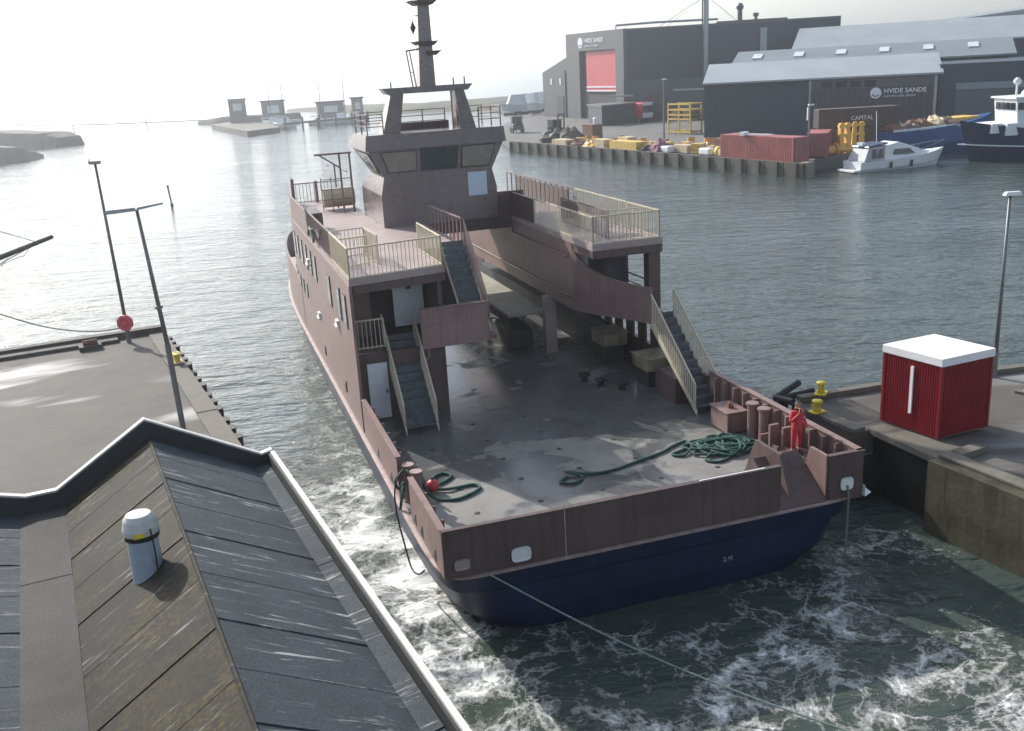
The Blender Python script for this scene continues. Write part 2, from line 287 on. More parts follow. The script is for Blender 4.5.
def quay_top():
    m, n, N, L = nmat('worn_quay_paving')
    out = N.new('ShaderNodeOutputMaterial'); p = N.new('ShaderNodeBsdfPrincipled'); tc = N.new('ShaderNodeTexCoord')
    mp = N.new('ShaderNodeMapping'); mp.inputs['Rotation'].default_value = (0, 0, R(-12)); mp.inputs['Scale'].default_value = (0.30, 1.0, 1); L.new(tc.outputs['Object'], mp.inputs[0])
    def noise(s, d, r, v):
        x = N.new('ShaderNodeTexNoise'); x.inputs['Scale'].default_value = s; x.inputs['Detail'].default_value = d; x.inputs['Roughness'].default_value = r; L.new(v, x.inputs['Vector']); return x
    a = noise(0.5, 8, 0.7, tc.outputs['Object']); rp = N.new('ShaderNodeValToRGB')
    rp.color_ramp.elements[0].position = 0.3; rp.color_ramp.elements[0].color = (0.066, 0.058, 0.049, 1)
    rp.color_ramp.elements[1].position = 0.75; rp.color_ramp.elements[1].color = (0.108, 0.096, 0.082, 1); L.new(a.outputs['Fac'], rp.inputs[0])
    b = noise(0.30, 4, 0.55, mp.outputs[0]); r = N.new('ShaderNodeMapRange'); r.inputs[1].default_value = 0.51; r.inputs[2].default_value = 0.66; L.new(b.outputs['Fac'], r.inputs[0])
    mx = N.new('ShaderNodeMix'); mx.data_type = 'RGBA'; L.new(r.outputs[0], mx.inputs[0]); L.new(rp.outputs[0], mx.inputs[6]); mx.inputs[7].default_value = (0.23, 0.222, 0.21, 1)
    L.new(mx.outputs[2], p.inputs['Base Color']); q_ = N.new('ShaderNodeMapRange'); q_.inputs[3].default_value = 0.85; q_.inputs[4].default_value = 0.38; L.new(r.outputs[0], q_.inputs[0]); L.new(q_.outputs[0], p.inputs['Roughness'])
    g = noise(25, 4, 0.7, tc.outputs['Object']); bp = N.new('ShaderNodeBump'); bp.inputs['Strength'].default_value = 0.4; bp.inputs['Distance'].default_value = 0.02
    L.new(g.outputs['Fac'], bp.inputs['Height']); L.new(bp.outputs[0], p.inputs['Normal'])
    L.new(p.outputs[0], out.inputs[0]); return m
M['quaytop'] = quay_top()

# ------------------------------------------------------------------ mesh builders
class MB:
    def __init__(s): s.v = []; s.f = []
    def add(s, vs, fs):
        o = len(s.v); s.v += [tuple(q) for q in vs]; s.f += [tuple(i + o for i in q) for q in fs]; return s
    def hexa(s, b, t):      # bottom 4, top 4 (ccw seen from above)
        return s.add(list(b) + list(t), [(3, 2, 1, 0), (4, 5, 6, 7), (0, 1, 5, 4), (1, 2, 6, 5), (2, 3, 7, 6), (3, 0, 4, 7)])
    def box(s, x0, x1, y0, y1, z0, z1):
        return s.hexa([(x0, y0, z0), (x1, y0, z0), (x1, y1, z0), (x0, y1, z0)], [(x0, y0, z1), (x1, y0, z1), (x1, y1, z1), (x0, y1, z1)])
    def obox(s, c, sx, sy, z0, z1, a):
        ca, sa = math.cos(a), math.sin(a)
        q = [(c[0] + ca * x - sa * y, c[1] + sa * x + ca * y) for x, y in ((-sx/2, -sy/2), (sx/2, -sy/2), (sx/2, sy/2), (-sx/2, sy/2))]
        return s.hexa([(x, y, z0) for x, y in q], [(x, y, z1) for x, y in q])
    def prism(s, poly, z0, z1):     # ccw polygon in xy
        n = len(poly)
        vs = [(x, y, z0) for x, y in poly] + [(x, y, z1) for x, y in poly]
        fs = [tuple(range(n - 1, -1, -1)), tuple(range(n, 2 * n))] + [(i, (i + 1) % n, n + (i + 1) % n, n + i) for i in range(n)]
        return s.add(vs, fs)
    def wall(s, a, b, z0, z1, t=0.12, z0b=None, z1b=None):  # vertical plate from a to b with thickness to its left
        d = Vector((b[0] - a[0], b[1] - a[1])); nrm = Vector((-d.y, d.x)).normalized() * t
        z0b = z0 if z0b is None else z0b; z1b = z1 if z1b is None else z1b
        return s.hexa([(a[0], a[1], z0), (b[0], b[1], z0b), (b[0] + nrm.x, b[1] + nrm.y, z0b), (a[0] + nrm.x, a[1] + nrm.y, z0)],
                      [(a[0], a[1], z1), (b[0], b[1], z1b), (b[0] + nrm.x, b[1] + nrm.y, z1b), (a[0] + nrm.x, a[1] + nrm.y, z1)])
    def tube(s, pts, r, n=6, r1=None):
        pts = [Vector(p) for p in pts]; k = len(pts); rings = []
        prev = None
        for i, p in enumerate(pts):
            t = (pts[min(i + 1, k - 1)] - pts[max(i - 1, 0)])
            if t.length < 1e-9: t = Vector((0, 0, 1))
            t.normalize()
            ref = Vector((0, 0, 1)) if abs(t.z) < 0.95 else Vector((1, 0, 0))
            u = t.cross(ref).normalized(); v = u.cross(t)
            if prev is not None and u.dot(prev) < 0: u = -u; v = -v
            prev = u
            rr = r if r1 is None else r + (r1 - r) * i / (k - 1)
            rings.append([p + (u * math.cos(2 * math.pi * j / n) + v * math.sin(2 * math.pi * j / n)) * rr for j in range(n)])
        vs = [q for g in rings for q in g]; fs = []
        for i in range(k - 1):
            for j in range(n):
                fs.append((i * n + j, i * n + (j + 1) % n, (i + 1) * n + (j + 1) % n, (i + 1) * n + j))
        fs.append(tuple(range(n - 1, -1, -1))); fs.append(tuple((k - 1) * n + j for j in range(n)))
        return s.add(vs, fs)
    def bar(s, a, b, w_, h_=None):     # square bar between two points
        h_ = h_ or w_; a = Vector(a); b = Vector(b); t = (b - a).normalized()
        ref = Vector((0, 0, 1)) if abs(t.z) < 0.95 else Vector((1, 0, 0))
        u = t.cross(ref).normalized() * w_ / 2; v = u.cross(t).normalized() * h_ / 2
        return s.hexa([a - u - v, a + u - v, a + u + v, a - u + v][::-1], [b - u - v, b + u - v, b + u + v, b - u + v][::-1])
    def lathe(s, prof, c=(0, 0), n=16):    # (r,z) profile
        vs = []; fs = []; k = len(prof)
        for r_, z in prof:
            for j in range(n):
                a = 2 * math.pi * j / n; vs.append((c[0] + r_ * math.cos(a), c[1] + r_ * math.sin(a), z))
        for i in range(k - 1):
            for j in range(n): fs.append((i * n + j, i * n + (j + 1) % n, (i + 1) * n + (j + 1) % n, (i + 1) * n + j))
        fs.append(tuple(range(n - 1, -1, -1))); fs.append(tuple((k - 1) * n + j for j in range(n)))
        return s.add(vs, fs)
    def loft(s, rings, cap0=True, cap1=True):
        n = len(rings[0]); vs = [q for g in rings for q in g]; fs = []
        for i in range(len(rings) - 1):
            for j in range(n): fs.append((i * n + j, i * n + (j + 1) % n, (i + 1) * n + (j + 1) % n, (i + 1) * n + j))
        if cap0: fs.append(tuple(range(n - 1, -1, -1)))
        if cap1: fs.append(tuple((len(rings) - 1) * n + j for j in range(n)))
        return s.add(vs, fs)
    def blob(s, c, rx, ry, rz, seed=0, n=10, k=6, rough=0.25):   # lumpy heap resting on its base
        g = random.Random(seed); rings = []
        for i in range(k + 1):
            ph = i / k * math.pi / 2
            rings.append([(c[0] + rx * math.cos(ph) * math.cos(2 * math.pi * j / n) * (1 + rough * (g.random() - .5)),
                           c[1] + ry * math.cos(ph) * math.sin(2 * math.pi * j / n) * (1 + rough * (g.random() - .5)),
                           c[2] + rz * math.sin(ph) * (1 + rough * (g.random() - .5))) for j in range(n)])
        return s.loft(rings)
    def build(s, name, m, parent=None, smooth=False, bevel=0.0, loc=None, rotz=None):
        me = bpy.data.meshes.new(name); me.from_pydata(s.v, [], s.f); me.update()
        b = bmesh.new(); b.from_mesh(me); bmesh.ops.recalc_face_normals(b, faces=b.faces)
        b.to_mesh(me); b.free()
        o = bpy.data.objects.new(name, me); COL.objects.link(o)
        me.materials.append(M[m] if isinstance(m, str) else m)
        if smooth:
            for p in me.polygons: p.use_smooth = True
        if bevel > 0:
            bv = o.modifiers.new('bevel', 'BEVEL'); bv.width = bevel; bv.segments = 2; bv.limit_method = 'ANGLE'
        if parent: o.parent = parent
        if loc is not None: o.location = loc
        if rotz is not None: o.rotation_euler = (0, 0, rotz)
        return o

def tag(o, label, cat, group=None):
    o['label'] = label; o['category'] = cat
    if group: o['group'] = group
    return o
def thing(name, label, cat, loc=(0, 0, 0), rotz=0.0, group=None):
    o = bpy.data.objects.new(name, None); COL.objects.link(o); o.empty_display_size = 0.3
    o.location = loc; o.rotation_euler = (0, 0, rotz); return tag(o, label, cat, group)
def struct(o): o['kind'] = 'structure'; return o
def copy_thing(root, loc, rotz, label):
    r = root.copy(); COL.objects.link(r); r.location = loc; r.rotation_euler = (0, 0, rotz); r['label'] = label
    for ch in list(root.children):
        c = ch.copy(); COL.objects.link(c); c.parent = r
        for g in list(ch.children):
            d = g.copy(); COL.objects.link(d); d.parent = c
    return r
def text(name, body, size, m, parent, loc, right, upv, extr=0.01, align='LEFT', bold=0.0, sx=1.0):
    cu_ = bpy.data.curves.new(name, 'FONT'); cu_.body = body; cu_.size = size; cu_.extrude = extr; cu_.align_x = align; cu_.offset = bold; cu_.resolution_u = 2
    t = bpy.data.objects.new(name, cu_); COL.objects.link(t)
    dg = bpy.context.evaluated_depsgraph_get(); me = bpy.data.meshes.new_from_object(t.evaluated_get(dg))
    bpy.data.objects.remove(t); bpy.data.curves.remove(cu_)
    o = bpy.data.objects.new(name, me); COL.objects.link(o); me.materials.clear(); me.materials.append(M[m])
    right = Vector(right).normalized(); upv = Vector(upv).normalized(); nz = right.cross(upv)
    o.parent = parent
    o.matrix_local = Matrix.Translation(loc) @ Matrix((right * sx, upv, nz)).transposed().to_4x4()
    return o
def railing(name, pts, m, parent, h=1.05, step=0.15, bar=0.024, top=0.05, mid=False, lift=0.06):
    b = MB()
    for a, c in zip(pts[:-1], pts[1:]):
        a = Vector(a); c = Vector(c); n = max(1, int(round((c - a).length / step))); up_ = Vector((0, 0, h))
        b.bar(a + up_, c + up_, top); b.bar(a + Vector((0, 0, lift)), c + Vector((0, 0, lift)), top * 0.8)
        if mid: b.bar(a + up_ * 0.5, c + up_ * 0.5, bar)
        for i in range(n + 1):
            q = a + (c - a) * (i / n); wd = top if i in (0, n) else bar
            b.bar(q, q + up_, wd)
    return b.build(name, m, parent)

# ------------------------------------------------------------------ sea (structure)
FH = R(17.3)                                           # ferry heading, turned to port of the view
FU = Vector((-math.sin(FH), math.cos(FH), 0)); FV = Vector((math.cos(FH), math.sin(FH), 0))
FO = FU * 21.3 + FV * 10.6                             # ferry origin: middle of its near end, at the waterline
FOAM = [(-8.3, 42.4, .30, 1.6, 4), (-6.7, 36.1, .55, 1.6, 3), (-5.6, 32.1, 1.0, 1.8, 2.2), (-4.5, 28.8, 1.32, 1.8, 2.2), (-3.3, 26.1, 1.35, 1.8, 2.0), (-2.6, 23.3, 1.12, 1.8, 1.8), (-1.7, 20.9, .95, 1.8, 1.6),
        (-0.9, 18.9, .7, 1.8, 1.6), (-5.6, 29.7, .9, 1.5, 2.0), (-6.4, 33.5, .6, 1.4, 2.5), (0.4, 20.6, .42, 1.4, 1.4), (0.2, 18.8, .55, 1.6, 1.2), (1.5, 18.2, .6, 1.5, .9), (2.9, 18.2, .8, 1.4, 1.0), (4.3, 18.9, .82, 1.4, 1.0),
        (5.4, 18.8, .74, 1.4, 1.0), (6.6, 20.9, .66, 1.2, 1.6), (7.9, 22.8, .70, 1.1, 1.6), (8.9, 24.8, .70, 1.0, 1.4), (10.0, 26.0, .6, 1.2, .9), (11.0, 25.7, .45, 1.2, .9), (7.1, 18.6, .68, 1.4, 1.2), (8.9, 19.3, .68, 1.5, 1.2),
        (10.6, 19.9, .64, 1.6, 1.3), (10.5, 18.3, .68, 1.6, 1.2), (7.9, 17.4, .66, 1.6, 1.2), (5.0, 17.0, .7, 2.0, 1.2), (2.0, 16.6, .6, 2.0, 1.2), (10.0, 16.6, .7, 2.0, 1.2), (4.3, 21.4, .48, 1.4, 1.2), (2.8, 21.6, .44, 1.4, 1.0), (0.9, 22.2, .28, 1.2, 1.2),
        (6.2, 22.3, .40, 1.2, 1.4), (11.7, 20.8, .5, 1.0, 1.4), (2.15, 18.3, .85, .4, .5), (2.6, 19.1, .85, .4, .5), (3.4, 19.7, .85, .5, .4), (4.4, 20.05, .85, .6, .35), (5.4, 20.2, .8, .6, .35), (6.4, 20.25, .75, .6, .35), (7.5, 20.1, .7, .6, .4), (-10.5, 47.5, .22, 1.5, 5), (-12.5, 56, .18, 1.5, 6)]
def smoothnoise(x, y, g, n, l0, l1, spread=math.pi, main=0.0):
    h = np.zeros_like(x)
    for i in range(n):
        lam = l0 * (l1 / l0) ** g.random(); a = main + (g.random() - .5) * 2 * spread; k = 2 * math.pi / lam
        h += lam * np.sin(k * (x * math.cos(a) + y * math.sin(a)) + g.random() * 6.283) * (0.5 + g.random())
    return h / n
def make_sea():
    th = np.concatenate([np.arange(-180, -44, 4.0), np.arange(-44, 44, 0.24), np.arange(44, 180, 4.0)]) * math.pi / 180
    rr = np.concatenate([[2.0, 5.0], np.exp(np.arange(math.log(8), math.log(250), 0.0062)), np.exp(np.linspace(math.log(255), math.log(6000), 40))])
    nt_, nr = len(th), len(rr)
    TH, RR = np.meshgrid(th, rr); x = RR * np.sin(TH); y = RR * np.cos(TH)
    g = random.Random(3)
    foam = np.zeros_like(x)
    ca, sa = math.cos(R(24)), math.sin(R(24))
    wx = x + 0.5 * smoothnoise(x, y, g, 12, 1.5, 5) ; wy = y + 0.5 * smoothnoise(x, y, g, 12, 1.5, 5)
    for fx, fy, s_, rx, ry in FOAM:
        dx, dy = wx - fx, wy - fy
        u = dx * ca + dy * sa; v = -dx * sa + dy * ca
        foam = np.maximum(foam, s_ * np.exp(-(u / rx) ** 2 - (v / ry) ** 2))
    front = np.abs(TH) < R(43.9)
    fade = np.clip((170 - RR) / 120, 0, 1) * front
    z = 0.22 * smoothnoise(x, y, g, 34, 1.4, 6.0, R(45), R(76)) * fade * 0.16
    z += foam * fade * 0.22 * smoothnoise(x, y, g, 34, 0.7, 2.2)
    v = np.stack([x, y, z], -1).reshape(-1, 3)
    idx = np.arange(nr * nt_).reshape(nr, nt_)
    a = idx[:-1, :]; b = np.roll(idx, -1, 1)[:-1, :]; c = np.roll(idx, -1, 1)[1:, :]; d = idx[1:, :]
    f = np.stack([a, d, c, b], -1).reshape(-1, 4)
    me = bpy.data.meshes.new('sea'); me.vertices.add(len(v)); me.vertices.foreach_set('co', v.ravel())
    me.loops.add(f.size); me.loops.foreach_set('vertex_index', f.ravel().astype(np.int32))
    me.polygons.add(len(f)); me.polygons.foreach_set('loop_start', np.arange(0, f.size, 4, dtype=np.int32)); me.polygons.foreach_set('loop_total', np.full(len(f), 4, dtype=np.int32))
    me.update(calc_edges=True); me.polygons.foreach_set('use_smooth', np.ones(len(f), dtype=bool))
    at = me.attributes.new('foam', 'FLOAT', 'POINT'); at.data.foreach_set('value', foam.ravel().astype(np.float32))
    me.materials.append(M['sea']); me.materials.append(M['sea_foam'])
    ff = foam.ravel()[f].max(1) > 0.015; me.polygons.foreach_set('material_index', ff.astype(np.int32))
    o = bpy.data.objects.new('sea', me); COL.objects.link(o); return struct(o)
make_sea()

# ------------------------------------------------------------------ quays (structure)
QZ = 2.17; QA = R(25.5)                                # quays run 25.5 degrees to port of the view
QU = Vector((-math.sin(QA), math.cos(QA), 0)); QV = Vector((math.cos(QA), math.sin(QA), 0))
def qframe(name, origin):                              # an object in the quays' own frame
    o = bpy.data.objects.new(name, None); COL.objects.link(o); o.location = origin; o.rotation_euler = (0, 0, QA); return o
# left quay: corner at (-17.5, 48.6); local x to the right (towards the ferry), y away
b = MB().prism([(-60, -60), (-0.75, -60), (-0.75, -0.55), (-60, -0.55)], -1.5, QZ)
lq = struct(b.build('quay_left', 'quaytop', loc=(-17.5, 48.6, 0), rotz=QA))
k = MB()
for i in range(24): k.box(-0.745, 0.0, -2.46 * i - 2.45, -2.46 * i - 0.01 - (0.6 if i == 0 else 0), -1.5, QZ + 0.06 + 0.012 * ((i * 7) % 3))
kerb_l = k.build('kerb', 'kerb', lq)
MB().box(-60, 0.12, -0.54, -0.02, 1.0, QZ + 0.30).build('edge_timber', 'timberdark', lq)
MB().box(-16, -2.2, -1.25, -0.56, QZ, QZ + 0.16).build('edge_timber', 'timberdark', lq)
fb = None
for i in range(24):
    yy = -1.5 - i * 1.18
    o = MB().prism([(0.005, -0.28), (0.20, -0.24), (0.26, 0), (0.20, 0.24), (0.005, 0.28)], 0.9, QZ - 0.06).build('fender_block', 'black', lq, loc=(0, yy, 0)) if fb is None else fb.copy()
    if fb is not None: COL.objects.link(o); o.location = (0, yy, 0.05 * (i % 3))
    fb = fb or o
# right quay: pier head; outline in world coordinates
pier = [(9.85, 31.35), (10.75, 29.30), (11.20, 29.53), (11.95, 29.86), (12.98, 27.12), (12.70, 26.95), (16.6, 17.8), (40, 6), (60, 30), (32, 40.5), (19.3, 34.75), (13.1, 33.5), (10.9, 33.2), (9.7, 32.6)]
rq = struct(MB().prism(pier, 1.35, QZ).build('quay_right', 'quaytop'))
def inset(seg, t): 
    a, c = Vector(seg[0]), Vector(seg[1]); d = (c - a).normalized(); return Vector((d.y, -d.x)) * t
# walls under the coping
MB().wall((10.78, 29.25), (9.80, 31.5), -1.5, 1.345, 0.5).build('quay_wall', 'concwall', rq)
MB().wall((13.0, 27.10), (11.97, 29.83), -1.5, 2.0, 0.5).build('quay_wall', 'darkwall', rq)
MB().wall((16.9, 17.2), (12.36, 26.86), -1.5, QZ + 0.10, 0.42).build('quay_wall', 'concwall', rq)
MB().wall((11.95, 29.9), (10.74, 29.26), -1.5, 1.345, 0.4).build('quay_wall', 'darkwall', rq)
# coping slabs and kerbs standing proud of the paving
MB().prism([(9.80, 31.40), (10.72, 29.26), (11.15, 29.47), (10.20, 31.7)], QZ + .004, QZ + 0.16).build('coping', 'kerb', rq, bevel=0.02)
MB().prism([(11.30, 29.62), (12.32, 26.88), (13.55, 27.45), (12.45, 30.1)], QZ - .16, QZ + 0.07).build('coping', 'kerb', rq, bevel=0.02)
MB().prism([(16.85, 17.2), (17.28, 17.4), (12.80, 27.08), (12.36, 26.88)], QZ + .105, QZ + 0.20).build('coping', 'kerb', rq, bevel=0.02)
MB().prism([(12.82, 27.09), (13.0, 26.7), (14.0, 27.2), (13.8, 27.55)], QZ + .004, QZ + 0.22).build('coping', 'kerb', rq, bevel=0.02)
for a, c in (((10.0, 32.45), (13.2, 33.35)), ((13.25, 33.36), (19.4, 34.55)), ((19.45, 34.56), (31, 40))):
    MB().wall(a, c, QZ + .004, QZ + 0.20, 0.35).build('coping', 'kerb', rq, bevel=0.02)
MB().wall((17.3, 32.2), (22.5, 26.0), QZ + .004, QZ + 0.09, 0.22).build('kerb', 'kerb', rq)
MB().prism([(17.6, 32.3), (22.8, 26.1), (40, 26), (30, 38.5), (19.4, 34.2)], QZ + .004, QZ + .03).build('gravel_strip', 'sand', rq)
# piling posts standing along the near wall
for px_, py_ in ((12.55, 26.2), (13.45, 24.2), (14.5, 22.0), (15.5, 19.8)):
    MB().obox((px_ - 0.06, py_ - 0.06), 0.14, 0.22, -1.5, 1.25, QA).build('fender_pile', 'concwall', rq)

# far quay across the basin
FZ = 1.4
fq_poly = [(33.9, 111.7), (37.5, 118.8), (45, 122.0), (58, 140.5), (150, 128), (200, 420), (-2, 420), (-2, 330), (10, 262), (-1, 205), (2.2, 170.4)]
fq = struct(MB().prism(fq_poly, -1.5, FZ).build('quay_far', 'asphalt'))
d0 = Vector((2.2, 170.4)); d1 = Vector((33.9, 111.7)); dd = d1 - d0
nrm = Vector((dd.y, -dd.x)).normalized()              # towards the water
cap = MB()
for i in range(22):
    a = d0 + dd * (i / 22 + .001); c = d0 + dd * ((i + 1) / 22 - .001)
    o = MB().hexa([(a.x + nrm.x * .25, a.y + nrm.y * .25, -1.5), (c.x + nrm.x * .25, c.y + nrm.y * .25, -1.5), (c.x - nrm.x * .3, c.y - nrm.y * .3, -1.5), (a.x - nrm.x * .3, a.y - nrm.y * .3, -1.5)],
                  [(a.x + nrm.x * .25, a.y + nrm.y * .25, FZ + .22), (c.x + nrm.x * .25, c.y + nrm.y * .25, FZ + .22), (c.x - nrm.x * .3, c.y - nrm.y * .3, FZ + .22), (a.x - nrm.x * .3, a.y - nrm.y * .3, FZ + .22)]).build('wall_panel', 'farwall', fq)
pm = None
for i in range(23):
    a = d0 + dd * (i / 22.3) + nrm * 0.40
    if pm is None:
        pile = MB().box(-.14, .14, -.14, .14, -1.5, FZ + .15).build('pile', 'timberdark', fq, loc=(a.x, a.y, 0), rotz=R(28)); pm = pile
    else:
        pile = pm.copy(); COL.objects.link(pile); pile.location = (a.x, a.y, 0.04 * ((i * 5) % 4))
MB().obox((34.4, 112.4), 1.1, 1.1, -1.5, FZ + .3, R(28)).build('corner_block', 'conc', fq)

# breakwater, spit and dunes
def terrain(name, pts, h, m, seed, sub=6):
    """low mound over a polygon strip: pts = list of (x, y, half_width, height)"""
    g = random.Random(seed); rings = []
    P_ = []
    for a, c in zip(pts[:-1], pts[1:]):
        for i in range(sub):
            t = i / sub; P_.append([a[j] + (c[j] - a[j]) * t for j in range(4)])
    P_.append(list(pts[-1])); n = 9
    for i, q in enumerate(P_):
        a = P_[max(i - 1, 0)]; c = P_[min(i + 1, len(P_) - 1)]
        t = Vector((c[0] - a[0], c[1] - a[1])).normalized(); nn = Vector((-t.y, t.x)); ring = []
        for j in range(n):
            s_ = (j / (n - 1)) * 2 - 1; hh = q[3] * (1 - abs(s_) ** (10 if m == 'rock' else 2.2)) * ((0.97 + 0.05 * g.random()) if m == 'rock' else (0.88 + 0.2 * g.random())) - (0.6 if abs(s_) > .99 else 0)
            ring.append((q[0] + nn.x * s_ * q[2] * (0.9 + .2 * g.random()), q[1] + nn.y * s_ * q[2] * (.9 + .2 * g.random()), hh))
        rings.append(ring)
    mb = MB(); vs = [v for r_ in rings for v in r_]; fs = [(i * n + j, i * n + j + 1, (i + 1) * n + j + 1, (i + 1) * n + j) for i in range(len(rings) - 1) for j in range(n - 1)]
    mb.add(vs, fs); return struct(mb.build(name, m, smooth=True))
terrain('breakwater', [(-112, 266, 5, 2.4), (-116, 268, 7, 3.6), (-130, 271, 9, 4.6), (-152, 275, 10, 5.0), (-200, 275, 12, 5.0), (-260, 268, 14, 5)], 4, 'rock', 5)
terrain('breakwater', [(-101.5, 225, 2, 0.8), (-106, 221, 9, 3.0), (-116, 214, 20, 4.6), (-135, 205, 26, 5.0), (-210, 190, 30, 5.0)], 4, 'rock', 6)
terrain('harbour_spit', [(-103, 357, 3, 1.2), (-92, 352, 6, 2.4), (-80, 350, 7, 2.2), (-70, 356, 6, 2.2)], 3, 'rock', 8)
terrain('dunes', [(-88, 440, 4, 1.0), (-70, 425, 10, 1.8), (-50, 395, 16, 2.2), (-30, 370, 22, 2.4), (-8, 370, 30, 2.8), (20, 365, 34, 3.0), (60, 380, 36, 4.0), (110, 420, 36, 6.0), (170, 470, 40, 8)], 6, 'land', 9)
terrain('low_groyne', [(-242, 540, 1.5, 0.12), (-214, 455, 1.5, 0.2), (-160, 410, 1.5, 0.25), (-112, 392, 1.5, 0.2)], 6, 'rock', 10)

# ------------------------------------------------------------------ ferry
F = thing('ferry', 'unfinished double-decked car ferry in red-brown primer with blue lower hull, leaving the quay', 'ferry', FO, FH)
DZ, MZ, TZ = 2.0, 4.65, 7.4          # car deck, mezzanine, top deck
def outline(a, L0, L1, n0, n1, k=96):
    """closed ring: superellipse ends; n0 near end, n1 far end"""
    cy = 23.0; pts = []
    for i in range(k):
        t = 2 * math.pi * (i + .5) / k; c_, s_ = math.cos(t), math.sin(t)
        n = n0 if s_ < 0 else n1; Lh = (cy - L0) if s_ < 0 else (L1 - cy)
        pts.append((a * math.copysign(abs(c_) ** (2 / n), c_), cy + Lh * math.copysign(abs(s_) ** (2 / n), s_)))
    return pts
ringA = outline(6.05, 0.0, 47.5, 26, 3.4)
def ring(a, L0, L1, n0, n1, z): return [(x, y, z) for x, y in outline(a, L0, L1, n0, n1)]
hull = MB().loft([ring(4.2, 5, 40, 3, 2.4, -1.8), ring(5.4, 0.5, 44, 5, 2.6, -0.7), ring(5.68, 0.18, 46, 8, 2.8, 0.0), ring(5.84, 0.10, 46.6, 13, 3.0, 0.6), ring(5.95, 0.08, 47.2, 18, 3.3, 1.38), ring(6.0, 0.06, 47.3, 24, 3.3, 1.44), ring(6.02, 0.02, 47.45, 26, 3.4, 1.90)], True, True)
hull.build('hull', 'hullblue', F, smooth=False)
MB().loft([ring(6.05, -0.02, 47.5, 26, 3.4, 1.905), ring(6.14, -0.07, 47.6, 26, 3.4, 1.915), ring(6.14, -0.07, 47.6, 26, 3.4, 1.975), ring(6.05, -0.02, 47.5, 26, 3.4, DZ - .012)]).build('rubbing_strake', 'rub', F)
MB().add([(x * .985, max(0.06, y), DZ) for x, y in outline(6.05, 0.06, 47.3, 26, 3.4)], [tuple(range(96))]).build('car_deck', 'deck', F)
# --- bulwarks
BH = 1.28; bt = DZ + BH
def side_x(y):           # half beam of the shell along the length
    return 6.03 if y < 27 else 6.03 - 0.62 * ((y - 27) / 8.0) ** 1.6 * (8 / 8)
MB().box(-6.0, -2.82, 0.0, 0.10, DZ + .004, bt).box(-6.0, -2.82, -0.02, 0.12, bt, bt + .03).build('stern_bulwark', 'primer_shade', F)
gate = MB().box(-2.79, 3.42, -0.015, 0.10, DZ + .004, bt).box(-2.79, 3.42, -0.035, 0.13, bt, bt + .035).build('loading_gate', 'primer_shade', F)
for x in (-2.5, -1.0, 0.5, 2.0, 3.2): MB().box(x, x + .06, 0.102, 0.30, DZ + .004, bt - .25).build('stiffener', 'primer', gate)
lb = MB()
for y0, y1 in ((0.105, 3.68), (5.26, 10.98)):
    lb.box(-6.0, -5.90, y0, y1, DZ + .004, bt); lb.box(-6.03, -5.86, y0, y1, bt, bt + .03)
lbo = lb.build('side_bulwark', 'primer', F)
for y in (0.9, 1.8, 2.7, 5.9, 6.8, 7.7, 8.6, 9.5, 10.3): MB().box(-5.898, -5.70, y, y + .05, DZ + .004, bt - .1).build('stiffener', 'primer', lbo)
for y in (0.75, 2.2, 3.0, 6.2, 8.3):       # freeing ports: dark triangular openings
    MB().add([(-6.012, y, DZ + .12), (-6.012, y + .42, DZ + .12), (-6.012, y + .05, DZ + .46), (-5.99, y, DZ + .12), (-5.99, y + .42, DZ + .12), (-5.99, y + .05, DZ + .46)], [(0, 1, 2), (5, 4, 3), (0, 3, 4, 1), (1, 4, 5, 2), (2, 5, 3, 0)]).build('freeing_port', 'darkint', lbo)
rb = MB(); rb.box(5.92, 6.03, 0.10, 8.4, DZ + .004, bt); rb.box(5.87, 6.08, 0.02, 8.4, bt, bt + .035)
rbo = rb.build('side_bulwark', 'primer', F)
for i in range(12): MB().box(5.70, 5.918, 0.8 + i * .62, 0.86 + i * .62, DZ + .004, bt - .03).build('stiffener', 'primer', rbo)
# --- mooring recess at the near right corner
MB().box(4.98, 6.05, 0.0, 0.10, 1.9, bt).box(4.94, 6.08, -.02, .14, bt, bt + .035).build('stern_bulwark', 'primer_shade', F)
MB().hexa([(4.92, .105, DZ), (5.02, .105, DZ), (5.02, 1.3, DZ), (4.92, 1.3, DZ)], [(4.92, .105, bt), (5.02, .105, bt), (5.02, .90, bt), (4.92, .90, bt)]).build('recess_cheek', 'primer', F)
MB().hexa([(3.85, .12, DZ), (3.95, .12, DZ), (3.95, 2.6, DZ), (3.85, 2.6, DZ)], [(3.85, .75, bt), (3.95, .75, bt), (3.95, 2.0, bt), (3.85, 2.0, bt)]).build('recess_cheek', 'primer_shade', F)
MB().add([(3.46, -.01, DZ + .02), (4.90, -.01, DZ + .02), (4.90, 1.45, DZ + .98), (3.46, 1.45, DZ + .98), (3.46, -.01, DZ - .1), (4.90, -.01, DZ - .1), (4.90, 1.45, DZ + .86), (3.46, 1.45, DZ + .86)],
         [(0, 1, 2, 3), (7, 6, 5, 4), (0, 4, 5, 1), (1, 5, 6, 2), (2, 6, 7, 3), (3, 7, 4, 0)]).build('recess_plate', 'primer_shade', F)
